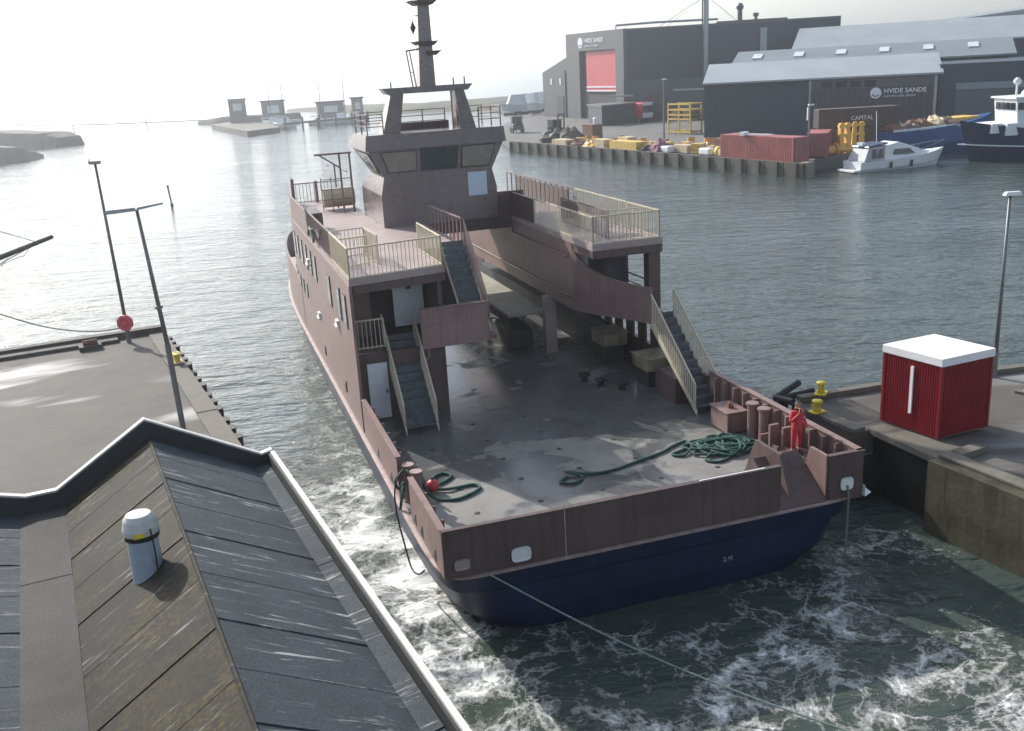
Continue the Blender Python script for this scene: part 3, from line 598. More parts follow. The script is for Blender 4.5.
def fairlead(x, z, w_, h_, m):
    b = MB(); n = 14; o_ = []; i_ = []
    for j in range(n):
        t = 2 * math.pi * j / n; ex = 4
        cx = math.copysign(abs(math.cos(t)) ** (2 / ex), math.cos(t)); sz = math.copysign(abs(math.sin(t)) ** (2 / ex), math.sin(t))
        o_.append((x + w_ / 2 * cx, z + h_ / 2 * sz)); i_.append((x + w_ * .36 * cx, z + h_ * .34 * sz))
    b.loft([[(p, -.025, q) for p, q in o_], [(p, -.075, q) for p, q in o_], [(p, -.06, q) for p, q in i_]], True, True)
    return b.build('fairlead', m, F)
fairlead(-4.02, DZ + .32, .52, .38, 'whitepaint'); fairlead(-5.55, DZ + .36, .40, .28, 'primer_deck'); fairlead(5.50, DZ + .42, .40, .36, 'whitepaint')  # first one's white stands in for sunlight at an opening
MB().add([(6.06, -.12, 1.95), (6.4, .05, 1.95), (6.06, .5, 1.95), (6.06, -.12, 2.3), (6.12, .05, 2.15), (6.06, .5, 2.3)], [(0, 1, 2), (5, 4, 3), (0, 3, 4, 1), (1, 4, 5, 2), (2, 5, 3, 0)]).build('corner_bracket', 'whitepaint', F)
def bitt(x, y, h=1.2, r_=.15, cap='primer'):
    o = MB().lathe([(r_ * 1.6, DZ + .004), (r_ * 1.6, DZ + .05), (r_, DZ + .06), (r_, DZ + h - .06), (r_ * 1.35, DZ + h - .05), (r_ * 1.35, DZ + h)], (x, y), 14).build('mooring_bitt', 'primer', F)
    MB().lathe([(r_ * 1.3, DZ + h + .001), (r_ * 1.3, DZ + h + .015)], (x, y), 14).build('bitt_cap', cap, o)
bitt(-5.72, 5.02, 1.12, .14, 'rub'); bitt(-5.62, 4.42, 1.12, .14, 'rub')
bitt(5.50, 4.85, 1.25, .16, 'primer'); bitt(5.55, 4.25, 1.25, .16, 'primer')
for x, y in ((5.05, 3.1), (5.25, 2.72)):
    MB().box(x, x + .30, y, y + .10, DZ + .004, DZ + 1.15).box(x + .04, x + .12, y - .32, y, DZ + .004, DZ + .55).build('roller_post', 'primer', F)
MB().box(5.0, 5.7, 3.55, 3.63, DZ + .55, DZ + .70).build('roller_bar', 'primer', F)
lk = MB().box(4.98, 5.70, 5.50, 6.60, DZ + .05, DZ + .72).box(4.94, 5.74, 5.46, 6.64, DZ + .72, DZ + .77).build('deck_locker', 'primer', F, bevel=.01)
MB().box(5.25, 5.35, 5.9, 6.0, DZ + .77, DZ + .95).box(5.38, 5.42, 5.9, 6.2, DZ + .77, DZ + .88).build('latch', 'rust', lk)
MB().box(1.0, 2.95, .02, .06, bt + .036, bt + .05).build('sunlit_edge_strip', 'whitepaint', F)  # white strip standing in for sunlight on the gate's top edge
MB().prism([(-2.75, 1.75), (-1.95, 1.85), (-1.9, 2.5), (-2.6, 2.45)], DZ + .002, DZ + .006).build('primer_patch', 'contred', F)
MB().prism([(2.55, .35), (3.4, .35), (3.4, 1.5), (3.1, 1.3)], DZ + .002, DZ + .006).build('primer_patch', 'primer_deck', F)
for x, y, a, c in ((-3.2, 7.6, 1.1, .8), (.4, 8.6, .9, .9), (2.2, 9.8, 1.0, .7), (-1.4, 11.5, .8, .8)):
    MB().box(x, x + a, y, y + c, DZ + .002, DZ + .014).build('deck_hatch', 'deck', F, bevel=.01)
for i in range(5):
    for j in range(6): MB().lathe([(.09, DZ + .002), (.09, DZ + .012), (.05, DZ + .02)], (-4.2 + i * 1.9, 1.6 + j * 1.75), 8).build('lashing_pot', 'darkint', F)
MB().tube([(3.27, 15.0, 5.0), (3.27, 30, 5.0)], .04, 6).build('conduit', 'primer_shade', F); MB().tube([(3.26, 15.0, 6.6), (3.26, 21.9, 6.6), (3.26, 21.9, 7.0)], .05, 6).build('conduit', 'primer', F)
MB().tube([(-2.55, 12.6, 7.0), (-2.55, 15.4, 7.0)], .04, 6).build('conduit', 'primer', F)
# --- stairs
def stair(x0, x1, y0, z0, y1, z1, n, mrail, sides=(1, 1), rh=1.0):
    st = MB()
    for x in (x0, x1 - .05):
        st.hexa([(x, y0 - .12, z0 + .004), (x + .05, y0 - .12, z0 + .004), (x + .05, y1, z1 - .28), (x, y1, z1 - .28)], [(x, y0 - .12, z0 + .16), (x + .05, y0 - .12, z0 + .16), (x + .05, y1, z1 + .02), (x, y1, z1 + .02)])
    so = st.build('stair', mrail, F)
    for i in range(n):
        t = (i + 1) / (n + 0.0); y = y0 + (y1 - y0) * (i / n); z = z0 + (z1 - z0) * t
        dy = (y1 - y0) / n
        MB().box(x0 + .052, x1 - .052, y, y + dy + .02, z - .045, z).box(x0 + .052, x1 - .052, y + dy - .01, y + dy + .015, z - .02, z + (z1 - z0) / n - .046).build('tread', 'tread', so)
    for x, on in zip((x0 + .02, x1 - .02), sides):
        if on: railing('handrail', [(x, y0, z0 + .1), (x, y1, z1 + .02)], mrail, so, h=rh, step=0.17, bar=.03)
    return so
stair(-4.70, -3.52, 10.40, DZ, 13.2, MZ, 11, 'cream')
stair(-1.72, -0.74, 12.75, MZ, 15.6, TZ, 11, 'cream', sides=(0, 0))
stair(5.00, 6.0, 7.75, DZ, 11.2, MZ, 11, 'cream')
so = [o for o in F.children if o.name.startswith('stair')][1]
railing('handrail', [(-0.74, 12.8, MZ + .1), (-0.74, 15.6, TZ + .02)], 'railbrown', so, h=1.0, step=.17)
# --- left (port) deckhouse
pw = MB()
ys = [11.3] + [12.0 + i for i in range(0, 23)]
for a, c in zip(ys[:-1], ys[1:]):
    pw.hexa([(-side_x(a) + .03, a, DZ + .004), (-side_x(a) + .13, a, DZ + .004), (-side_x(c) + .13, c, DZ + .004), (-side_x(c) + .03, c, DZ + .004)], [(-side_x(a) + .03, a, TZ - .203), (-side_x(a) + .13, a, TZ - .203), (-side_x(c) + .13, c, TZ - .203), (-side_x(c) + .03, c, TZ - .203)])
pwo = pw.build('side_wall', 'primer', F)
def side_window(y0, y1, z0, z1, m='glass'):
    xx = -side_x((y0 + y1) / 2) + .03
    o = MB().box(xx - .035, xx + .02, y0 - .06, y1 + .06, z0 - .06, z1 + .06).build('window', 'primer_shade', pwo)
    MB().box(xx - .045, xx + .021, y0, y1, z0, z1).build('pane', m, o)
for y0, y1 in ((12.35, 12.95), (13.7, 14.3), (16.1, 16.7)): side_window(y0, y1, 5.55, 6.65)
for i in range(6): side_window(20.2 + i * 1.55, 20.75 + i * 1.55, 5.75, 6.75)
for y in (24.6, 25.9, 27.2, 28.5, 29.8): side_window(y, y + .4, 4.2, 4.75)
for y in (20.0, 14.5): side_window(y, y + .3, 2.6, 2.9)
for y, z in ((22.5, 6.0), (20.3, 4.05), (14.6, 5.0)):
    MB().box(-6.14, -6.0, y, y + .6, z, z + .06).box(-6.10, -6.0, y + .1, y + .5, z + .06, z + .26).build('side_fitting', 'whitepaint', F)
shl = MB(); led = MB(); ysl = [27.5 + i * 1.0 for i in range(19)]
def out_x(y): return 6.05 * max(0.0, 1 - (max(0.0, y - 23) / 24.5) ** 3.4) ** (1 / 3.4) - .04
for a, c in zip(ysl[:-1], ysl[1:]):
    xa, xc = -out_x(a), -out_x(c)
    shl.hexa([(xa, a, DZ + .004), (xa + .08, a, DZ + .004), (xc + .08, c, DZ + .004), (xc, c, DZ + .004)], [(xa, a, MZ - .1), (xa + .08, a, MZ - .1), (xc + .08, c, MZ - .1), (xc, c, MZ - .1)])
    if c < 34.5: led.hexa([(xa + .01, a, MZ - .098), (-side_x(a) + .028, a, MZ - .098), (-side_x(c) + .028, c, MZ - .098), (xc + .01, c, MZ - .098)], [(xa + .01, a, MZ - .07), (-side_x(a) + .028, a, MZ - .07), (-side_x(c) + .028, c, MZ - .07), (xc + .01, c, MZ - .07)])
shl.build('lower_shell', 'primer', F); led.build('shell_ledge', 'primer_deck', F)
# inner wall and mezzanine
MB().box(-2.70, -2.60, 15.55, 34, DZ + .004, TZ - .21).build('inner_wall', 'primer_shade', F)
MB().box(-2.715, -2.56, 12.40, 15.54, MZ, TZ - .21).build('inner_wall', 'primer_shade', F)
lw = MB().box(-5.88, -2.60, 12.36, 12.46, DZ + .004, MZ - .16).build('end_wall', 'primer_shade', F)
dr = MB().box(-5.50, -4.78, 12.31, 12.355, DZ + .06, DZ + 2.12).build('door', 'whitedoor', lw, bevel=.01)
MB().box(-4.90, -4.84, 12.26, 12.309, DZ + 1.0, DZ + 1.12).build('handle', 'galv', dr)
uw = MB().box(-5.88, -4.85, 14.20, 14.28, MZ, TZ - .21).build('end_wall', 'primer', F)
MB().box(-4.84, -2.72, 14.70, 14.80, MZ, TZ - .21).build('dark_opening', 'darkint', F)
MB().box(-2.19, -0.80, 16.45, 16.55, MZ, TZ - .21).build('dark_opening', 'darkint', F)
dr = MB().box(-4.0, -2.85, 14.21, 14.26, MZ + .22, MZ + 2.3).build('door', 'whitedoor', uw, bevel=.01)
MB().box(-3.5, -3.3, 14.185, 14.209, MZ + 1.6, MZ + 1.95).build('window', 'darkint', dr)
MB().box(-5.88, -4.72, 12.47, 18, MZ - .15, MZ - .002).box(-4.72, -3.50, 13.21, 18, MZ - .15, MZ - .002).box(-3.50, -0.70, 12.10, 16.5, MZ - .15, MZ - .002).build('mezzanine_floor', 'primer_shade', F)
MB().box(-3.50, -1.02, 12.0, 12.09, MZ - .17, MZ + 1.27).box(-3.50, -1.02, 11.97, 12.12, MZ + 1.27, MZ + 1.30).build('front_panel', 'primer', F)
railing('railing', [(-5.84, 12.42, MZ), (-4.76, 12.42, MZ)], 'cream', F, h=1.05)
MB().tube([(-3.30, 12.05, MZ - .18), (-3.30, 12.0, MZ - .45), (-3.42, 12.0, MZ - .6)], .04, 8).build('drain_pipe', 'primer', F)
# --- top deck
tdl = [(-5.98, 11.3), (-2.52, 11.9), (-2.52, 15.62), (-0.78, 15.62), (-0.78, 21.98), (-2.50, 27.0), (-2.55, 34), (-5.35, 34), (-5.7, 31), (-5.95, 28)]
def slab(name, poly, z0, z1, m, parent=F): return MB().prism(poly, z0, z1).build(name, m, parent)
slab('top_deck', tdl, TZ - .20, TZ, 'primer_deck')
fa = MB()
for a, c in zip([(-5.85, 11.325)] + tdl[1:4], tdl[1:5]): fa.wall(a, c, TZ - .5, TZ - .206, .10)
fa.build('deck_edge', 'primer_shade', F)
MB().wall((-5.97, 11.28), (-2.52, 11.88), TZ - .199, TZ + .05, .03).build('deck_edge', 'primer_deck', F)
# rails of the left top deck
railing('railing', [(-5.92, 11.38, TZ), (-2.58, 11.98, TZ)], 'cream', F)
railing('railing', [(-2.58, 11.98, TZ), (-2.58, 15.55, TZ)], 'cream', F, step=.16)
railing('railing', [(-5.92, 11.38, TZ), (-5.92, 15.5, TZ)], 'cream', F, step=.16)
railing('railing', [(-5.92, 15.5, TZ), (-4.6, 15.75, TZ)], 'cream', F)
railing('railing', [(-5.90, 13.5, TZ), (-4.85, 13.75, TZ)], 'cream', F)
railing('railing', [(-4.6, 15.75, TZ), (-4.5, 13.6, TZ)], 'cream', F, step=.16)
railing('railing', [(-5.92, 15.55, TZ), (-5.92, 22.0, TZ)], 'railbrown', F, step=.2)
MB().wall((-5.93, 22.0), (-5.90, 28.5), TZ, TZ + 1.05, .08).wall((-5.90, 28.5), (-5.40, 33.8), TZ, TZ + 1.05, .08).build('deck_bulwark', 'primer', F)
railing('railing', [(-5.3, 33.8, TZ), (-2.6, 33.8, TZ)], 'railbrown', F, step=.2)
MB().box(-5.35, -5.2, 33.6, 33.9, TZ, TZ + 1.35).box(-4.1, -3.95, 33.6, 33.9, TZ, TZ + 1.15).build('gate_post', 'railbrown', F)
railing('railing', [(-0.82, 15.68, TZ), (-1.0, 20.4, TZ)], 'railbrown', F, step=.5, bar=.05)
MB().box(-5.8, -5.2, 22.6, 24.6, TZ, TZ + .85).build('deck_box', 'primer_shade', F, bevel=.02)
hs = [(-6.0 - .10 * math.sin(t / 9 * math.pi), 17 + 5 * t / 9, TZ + .95 - .55 * math.sin(t / 9 * math.pi) - .25 * math.sin(2 * t)) for t in range(10)]
MB().tube(hs, .05, 6).build('slung_hose', 'ropegrey', F)
MB().lathe([(.30, TZ + .05), (.36, TZ + .25), (.30, TZ + .5), (.12, TZ + .55)], (-5.7, 20.6), 12).build('fender_bag', 'black', F)
# --- right (starboard) deckhouse
tdr = [(3.28, 12.42), (6.14, 12.42), (6.10, 28), (5.75, 31), (5.45, 34), (3.28, 34)]
slab('top_deck', tdr, TZ - .20, TZ, 'primer_deck')
MB().wall((3.27, 12.40), (6.14, 12.40), TZ - .5, TZ - .201, .10).box(3.28, 3.38, 12.51, 14.4, TZ - .5, TZ - .201).build('deck_edge', 'primer_shade', F)
MB().wall((3.27, 12.39), (6.15, 12.39), TZ - .199, TZ + .05, .03).build('deck_edge', 'primer_deck', F)
pl = MB(); pl.box(3.30, 3.40, 14.6, 34, MZ - .16, TZ - .201)
path = [(3.30, 14.6, 6.95), (3.36, 14.3, 6.75), (3.62, 13.75, 6.3), (3.98, 13.05, 6.05), (4.4, 12.3, 5.92), (4.75, 11.6, 5.86), (5.0, 11.1, 5.86)]
for a, c in zip(path[:-1], path[1:]):
    pl.hexa([(a[0], a[1], MZ - .16), (c[0], c[1], MZ - .16), (c[0] + .10, c[1] + .03, MZ - .16), (a[0] + .10, a[1] + .03, MZ - .16)], [(a[0], a[1], a[2]), (c[0], c[1], c[2]), (c[0] + .10, c[1] + .03, c[2]), (a[0] + .10, a[1] + .03, a[2])])
pl.build('inner_plate', 'primer', F)
MB().prism([(5.08, 11.22), (5.96, 11.22), (5.96, 34), (3.42, 34), (3.42, 14.6), (4.1, 13.1)], MZ - .15, MZ - .002).build('mezzanine_floor', 'primer_shade', F)
MB().box(5.62, 6.10, 12.53, 12.98, MZ, TZ - .202).build('corner_post', 'primer_shade', F)
MB().box(4.15, 4.55, 13.1, 13.5, MZ, TZ - .202).build('corner_post', 'darkint', F)
MB().box(5.86, 5.98, 15.2, 33.9, MZ, TZ - .202).build('side_wall', 'primer_shade', F)
MB().box(5.88, 5.97, 12.96, 15.19, MZ, MZ + .25).tube([(5.92, 12.96, MZ + 1.0), (5.92, 15.19, MZ + 1.0)], .03).tube([(5.92, 12.96, MZ + .65), (5.92, 15.19, MZ + .65)], .025).build('window_rail', 'primer_shade', F)
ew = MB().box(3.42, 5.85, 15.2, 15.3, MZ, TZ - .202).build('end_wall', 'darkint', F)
MB().box(3.50, 4.20, 15.15, 15.19, MZ + .9, MZ + 2.1).build('door', 'bluewhite', ew)
MB().box(3.27, 3.37, 19.0, 21.98, TZ, TZ + 1.05).build('deck_bulwark', 'primer_shade', F)
railing('railing', [(3.34, 18.95, TZ), (3.34, 12.50, TZ)], 'cream', F, step=.16)
railing('railing', [(3.34, 12.50, TZ), (6.06, 12.50, TZ)], 'cream', F)
railing('railing', [(6.06, 12.50, TZ), (6.06, 15.3, TZ)], 'cream', F, step=.16)
railing('railing', [(6.06, 15.4, TZ), (6.04, 21.0, TZ)], 'cream', F, step=.16)
railing('railing', [(4.45, 13.6, TZ), (4.45, 18.6, TZ)], 'railbrown', F, step=.16)
railing('railing', [(4.45, 13.6, TZ), (5.85, 13.6, TZ)], 'cream', F)
rr_ = railing('railing', [(6.04, 21.1, TZ), (5.86, 30.5, TZ)], 'railbrown', F, step=.75, bar=.06)
for i in range(12): MB().box(5.80, 5.83, 21.3 + i * .62, 21.82 + i * .62, TZ + .10, TZ + .98).build('rail_panel', 'contmaroon', rr_)
MB().lathe([(.35, TZ), (.4, TZ + .4), (.3, TZ + .75), (.1, TZ + .8)], (5.2, 19.6), 12).build('deck_vent', 'primer_shade', F)
# shell below the right deckhouse, with a row of openings
ow = MB(); ow.box(5.92, 6.02, 8.42, 34, DZ + .004, 3.05); ow.box(5.92, 6.02, 11.3, 34, 3.95, MZ - .16)
ow.box(5.86, 6.08, 8.42, 34, 3.05, 3.09)
for i in range(20): ow.box(5.93, 6.01, 11.3 + i * 1.15, 12.0 + i * 1.15 if i else 11.7, 3.09, 3.95)
ow.build('side_wall', 'primer_shade', F)
# casing and lockers under the right deckhouse
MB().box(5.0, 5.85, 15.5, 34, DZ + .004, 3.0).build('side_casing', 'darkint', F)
for x, y, z, h_ in ((4.55, 14.6, 2.75, .5), (4.75, 11.0, 2.65, .45)):
    o = MB().box(x, x + 1.05, y, y + 1.3, z, z + h_).box(x - .05, x + 1.1, y - .05, y + 1.35, z + h_, z + h_ + .06).build('locker', 'box', F, bevel=.02)
    MB().box(x + .1, x + .95, y + .15, y + 1.15, DZ + .004, z).build('locker_stand', 'darkint', o)
MB().box(4.9, 5.75, 9.0, 10.6, DZ + .004, 2.95).build('stair_casing', 'primer_shade', F)
for x, y in ((3.35, 12.2), (3.05, 13.1), (3.9, 11.4)):
    MB().lathe([(.13, DZ + .004), (.11, DZ + .20), (.24, DZ + .22), (.24, DZ + .28), (.10, DZ + .33)], (x, y), 12).build('mushroom_vent', 'black', F)
MB().box(3.06, 3.56, 17.35, 17.75, DZ + .004, MZ - .16).build('pillar', 'primer_deck', F)
# side platform inside the car deck
MB().box(1.55, 3.20, 17.8, 31, 3.68, 3.80).build('side_platform', 'platform', F)
for y in (18.3, 21.5, 25, 29):
    MB().box(1.6, 1.72, y, y + .12, DZ + .004, 3.68).build('platform_leg', 'darkint', F)
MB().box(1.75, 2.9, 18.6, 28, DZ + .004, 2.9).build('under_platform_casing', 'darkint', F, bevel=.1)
# --- bridge beam, wheelhouse, mast
bm_ = MB().box(-2.58, 3.27, 22.0, 22.12, TZ - .55, TZ - .202).box(-0.77, 3.27, 22.0, 22.12, TZ - .2, TZ + 1.1).box(2.7, 3.9, 21.985, 21.999, TZ - .45, TZ + 1.1)
bm_.box(-2.4, 3.27, 22.13, 26.9, TZ - .5, TZ - .3).build('bridge_beam', 'primer_shade', F)
def rg(x, y0, y1, z): return [(-x, y0, z), (x, y0, z), (x, y1, z), (-x, y1, z)]
wb = MB().loft([rg(2.64, 21.95, 26.9, TZ + .002), rg(2.64, 21.95, 26.9, 8.80), rg(2.46, 21.95, 24.9, 9.58), rg(3.05, 21.95, 26.3, 10.73)])
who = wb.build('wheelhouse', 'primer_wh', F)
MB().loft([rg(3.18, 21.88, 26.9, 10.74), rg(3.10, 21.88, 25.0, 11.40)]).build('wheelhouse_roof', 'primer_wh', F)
def win(q, m, nm='window'):
    y = 21.94
    fr = MB(); cx = sum(p[0] for p in q) / 4; cz = sum(p[1] for p in q) / 4
    big = [(cx + (p[0] - cx) * 1.07, cz + (p[1] - cz) * 1.12) for p in q]
    fr.hexa([(big[0][0], y - .035, big[0][1]), (big[1][0], y - .035, big[1][1]), (big[1][0], y, big[1][1]), (big[0][0], y, big[0][1])],
            [(big[3][0], y - .035, big[3][1]), (big[2][0], y - .035, big[2][1]), (big[2][0], y, big[2][1]), (big[3][0], y, big[3][1])])
    o = fr.build(nm, 'darkint', who)
    MB().hexa([(q[0][0], y - .05, q[0][1]), (q[1][0], y - .05, q[1][1]), (q[1][0], y - .01, q[1][1]), (q[0][0], y - .01, q[0][1])],
              [(q[3][0], y - .05, q[3][1]), (q[2][0], y - .05, q[2][1]), (q[2][0], y - .01, q[2][1]), (q[3][0], y - .01, q[3][1])]).build('pane', m, o)
win([(-2.22, 9.80), (-1.02, 9.80), (-.98, 10.62), (-2.48, 10.62)], 'cover')
win([(-.72, 9.78), (.80, 9.78), (.92, 10.66), (-.70, 10.66)], 'glass')
win([(1.08, 9.78), (2.30, 9.78), (2.62, 10.64), (1.14, 10.64)], 'cover')
for s_ in (-1, 1):                                        # raked side windows
    for y0, y1 in ((22.25, 23.3), (23.5, 24.6)):
        q = [(2.53, y0, 9.72), (2.53, y1, 9.72), (2.97, y1 + .25, 10.58), (2.97, y0 + .03, 10.58)]
        MB().loft([[(s_ * (x + .02), y, z) for x, y, z in q], [(s_ * (x + .06), y, z) for x, y, z in q]]).build('window', 'glass', who)
MB().box(1.30, 2.17, 21.90, 21.945, 8.46, 9.50).build('white_panel', 'bluewhite', who)
# A-frame mast
ms = MB()
def leg(s_, xb0, xb1, xt0, xt1):
    ms.hexa([(xb0, 22.3, 11.40), (xb1, 22.3, 11.40), (xb1, 23.5, 11.40), (xb0, 23.5, 11.40)], [(xt0, 22.3, 13.05), (xt1, 22.3, 13.05), (xt1, 23.0, 13.05), (xt0, 23.0, 13.05)])
leg(-1, -2.25, -1.50, -1.78, -1.22); leg(1, 1.22, 1.95, 1.08, 1.50)
ms.hexa([(-1.95, 22.2, 13.04), (1.65, 22.2, 13.04), (1.65, 23.1, 13.04), (-1.95, 23.1, 13.04)], [(-2.15, 22.2, 13.30), (1.88, 22.2, 13.30), (1.88, 23.1, 13.30), (-2.15, 23.1, 13.30)])
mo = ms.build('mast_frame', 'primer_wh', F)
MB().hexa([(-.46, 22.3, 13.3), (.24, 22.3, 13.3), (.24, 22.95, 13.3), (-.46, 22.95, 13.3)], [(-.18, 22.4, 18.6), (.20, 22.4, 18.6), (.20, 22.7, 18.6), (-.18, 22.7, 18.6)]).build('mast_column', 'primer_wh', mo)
for z, x0, x1 in ((14.75, -.05, .58), (15.15, -.58, .46), (16.80, -.65, .55)):
    MB().hexa([(x0 * .55, 22.2, z - .18), (x1 * .6, 22.2, z - .18), (x1 * .6, 23, z - .18), (x0 * .55, 23, z - .18)], [(x0, 22.1, z), (x1, 22.1, z), (x1, 23.1, z), (x0, 23.1, z)]).build('mast_platform', 'primer_shade', mo)
MB().bar((-.75, 22.4, 13.3), (-.92, 22.4, 14.75), .05).bar((-.60, 22.4, 13.3), (-.78, 22.4, 14.75), .05).bar((-.95, 22.4, 14.78), (-.35, 22.4, 14.85), .07).bar((-.66, 22.4, 13.9), (-.82, 22.4, 13.9), .03).build('antenna_frame', 'railbrown', mo)
MB().lathe([(.01, 15.45), (.13, 15.72), (.01, 16.0)], (-.55, 22.4), 8).tube([(-.55, 22.4, 16.0), (-.55, 22.4, 16.2), (-.3, 22.4, 16.2)], .02).build('signal_shape', 'black', mo)
for x, h_ in ((-1.7, .25), (1.1, .28), (1.6, .3)): MB().tube([(x, 22.5, 13.3), (x, 22.5, 13.3 + h_)], .03).build('whip_antenna', 'darkint', mo)
b = MB()
for z in (11.75, 12.0, 12.25):
    b.bar((-1.35, 24.3, z), (1.1, 24.3, z), .035)
    b.bar((-3.0, 22.0, z), (-3.0, 24.9, z), .035); b.bar((-3.0, 24.9, z), (-1.3, 24.9, z), .035); b.bar((3.0, 22.0, z), (3.0, 24.9, z), .035); b.bar((1.9, 24.9, z), (3.0, 24.9, z), .035); b.bar((-3.0, 22.0, z), (-2.3, 22.0, z), .035); b.bar((2.0, 22.0, z), (3.0, 22.0, z), .035)
for x, y in ((-3, 22), (-3, 23.4), (-3, 24.9), (3, 22), (3, 23.4), (3, 24.9), (-1.3, 24.3), (1.05, 24.3), (0, 24.3), (2.0, 22), (-2.3, 22)): b.bar((x, y, 11.38), (x, y, 12.28), .05)
b.build('roof_railing', 'railbrown', F)
MB().box(-1.4, 1.2, 24.2, 24.26, 11.2, 11.72).build('roof_locker', 'primer_shade', F)
MB().bar((.95, 22.5, 11.40), (.95, 22.5, 13.04), .06).bar((1.15, 22.5, 11.40), (1.15, 22.5, 13.04), .05).build('ladder', 'railbrown', F)
# rescue gear beyond the wheelhouse on the left
dv = MB()
for x in (-3.4, -2.9): dv.bar((x, 28.3, TZ), (x, 28.3, TZ + 2.9), .09)
dv.bar((-4.6, 28.3, TZ + 2.9), (-2.8, 28.3, TZ + 2.9), .09).bar((-3.4, 28.3, TZ + 2.2), (-4.4, 28.3, TZ + 2.9), .07).bar((-3.1, 28.3, TZ + 2.0), (-3.1, 30.5, TZ + 2.0), .06).bar((-3.4, 30.3, TZ), (-3.4, 30.3, TZ + 2.2), .07)
for z in (.6, 1.1, 1.6): dv.bar((-4.3, 29.2, TZ + z), (-2.8, 29.2, TZ + z), .04)
for x in (-4.3, -3.8, -3.3, -2.8): dv.bar((x, 29.2, TZ), (x, 29.2, TZ + 1.7), .04)
dv.build('rescue_davit', 'railbrown', F)
MB().tube([(-4.2, 30, TZ + .6), (-3.9, 30, TZ + .6), (-2.9, 30, TZ + .6), (-2.6, 30, TZ + .6)], .48, 12).build('liferaft_canister', 'cream', F, smooth=False)
text('draft_mark', '2 M', .18, 'lampgrey', F, (1.72, .045, .80), (1, 0, 0), (0, 0, 1), .03)
# far end of the car deck
MB().box(-3.6, 3.6, 46.2, 46.35, DZ + .004, DZ + 1.1).build('bow_gate', 'primer_shade', F)
for s_ in (-1, 1):
    MB().wall((s_ * 5.35, 34.1), (s_ * 3.7, 46.2), DZ + .004, DZ + 1.28, .1).build('side_bulwark', 'primer_shade', F)

# ------------------------------------------------------------------ things on the ferry
def on_ferry(x, y, z): return FO + FV * x + FU * y + Vector((0, 0, z))
def catmull(pts, n=6):
    P_ = [Vector(p) for p in pts]; P_ = [P_[0] * 2 - P_[1]] + P_ + [P_[-1] * 2 - P_[-2]]; out = []
    for i in range(1, len(P_) - 2):
        a, b_, c, d = P_[i - 1:i + 3]
        for j in range(n):
            t = j / n; out.append(0.5 * ((2 * b_) + (c - a) * t + (2 * a - 5 * b_ + 4 * c - d) * t * t + (3 * b_ - a - 3 * c + d) * t ** 3))
    out.append(P_[-2]); return out
g = random.Random(11)
cz = DZ + .05
coil = [(-1.0, 4.55, cz), (-1.35, 4.25, cz), (-1.0, 4.0, cz), (-.6, 4.35, cz), (-1.0, 4.75, cz + .07), (-.3, 4.45, cz), (.5, 4.42, cz), (1.5, 4.75, cz), (2.4, 5.05, cz), (2.9, 5.35, cz), (3.5, 5.55, cz), (3.2, 5.0, cz), (2.6, 4.75, cz), (2.9, 4.5, cz), (3.6, 5.0, cz + .06)]
for i in range(58):
    t = i * 1.9 + g.random() * .9; k_ = i / 58
    coil.append((4.35 + .35 * math.sin(i * .55) + (0.30 + .85 * g.random()) * math.cos(t), 4.60 + .2 * math.cos(i * .4) + (.32 + .5 * g.random()) * math.sin(t), cz + .01 + .13 * g.random() * min(1, k_ * 3)))
coil += [(4.1, 3.9, cz), (3.6, 3.6, cz), (3.3, 3.9, cz), (3.7, 4.2, cz + .08)]
tag(MB().tube(catmull([(x, y, z - DZ) for x, y, z in coil], 5), .042, 6).build('mooring_rope', 'rope', smooth=True, loc=on_ferry(0, 0, DZ), rotz=FH), 'tangled dark green mooring rope heaped on the car deck beside the locker', 'rope')
coil2 = [(-5.5, 5.2, cz + .9), (-5.35, 5.3, cz + .3), (-5.1, 5.35, cz), (-4.85, 6.1, cz), (-4.45, 6.45, cz), (-4.2, 6.15, cz), (-4.5, 5.8, cz), (-5.0, 5.45, cz), (-4.6, 5.15, cz + .03), (-4.2, 5.2, cz), (-3.75, 5.2, cz), (-3.65, 4.9, cz), (-4.0, 4.6, cz), (-4.5, 4.4, cz), (-5.0, 4.6, cz), (-5.3, 4.6, cz + .3), (-5.5, 4.45, cz + .8)]
tag(MB().tube(catmull([(x, y, z - DZ) for x, y, z in coil2], 6), .048, 6).build('mooring_rope', 'rope', smooth=True, loc=on_ferry(0, 0, DZ), rotz=FH), 'looped dark green mooring rope on deck by the left bulwark gap', 'rope')
p_ = on_ferry(-5.0, 5.25, DZ + .22)
fl = thing('red_float', 'round red float lying on the looped rope by the left bulwark', 'float', p_)
MB().lathe([(.02, -.17), (.12, -.14), (.20, 0), (.17, .12), (.08, .19), (.03, .20)], (0, 0), 14).build('ball', 'redfloat', fl, smooth=True)
MB().lathe([(.035, .2), (.035, .27)], (0, 0), 8).build('eye', 'black', fl)
side = [(-5.75, 5.0, 3.0), (-5.95, 4.8, 3.05), (-6.2, 4.75, 2.6), (-6.25, 4.6, 1.9), (-6.22, 4.0, 1.2), (-6.2, 3.3, .75), (-6.15, 2.6, .9), (-6.1, 2.0, 1.3)]
tag(MB().tube(catmull([(x, y, z) for x, y, z in side], 6), .026, 6).build('hanging_rope', 'black', loc=FO, rotz=FH), 'dark rope drooping over the left side of the ferry', 'rope')
side2 = [(-5.7, 4.6, 3.0), (-5.9, 4.9, 3.0), (-6.1, 5.2, 2.6), (-6.0, 5.3, 2.3), (-5.9, 5.0, 2.6), (-6.05, 4.6, 2.4), (-6.15, 4.5, 2.0)]
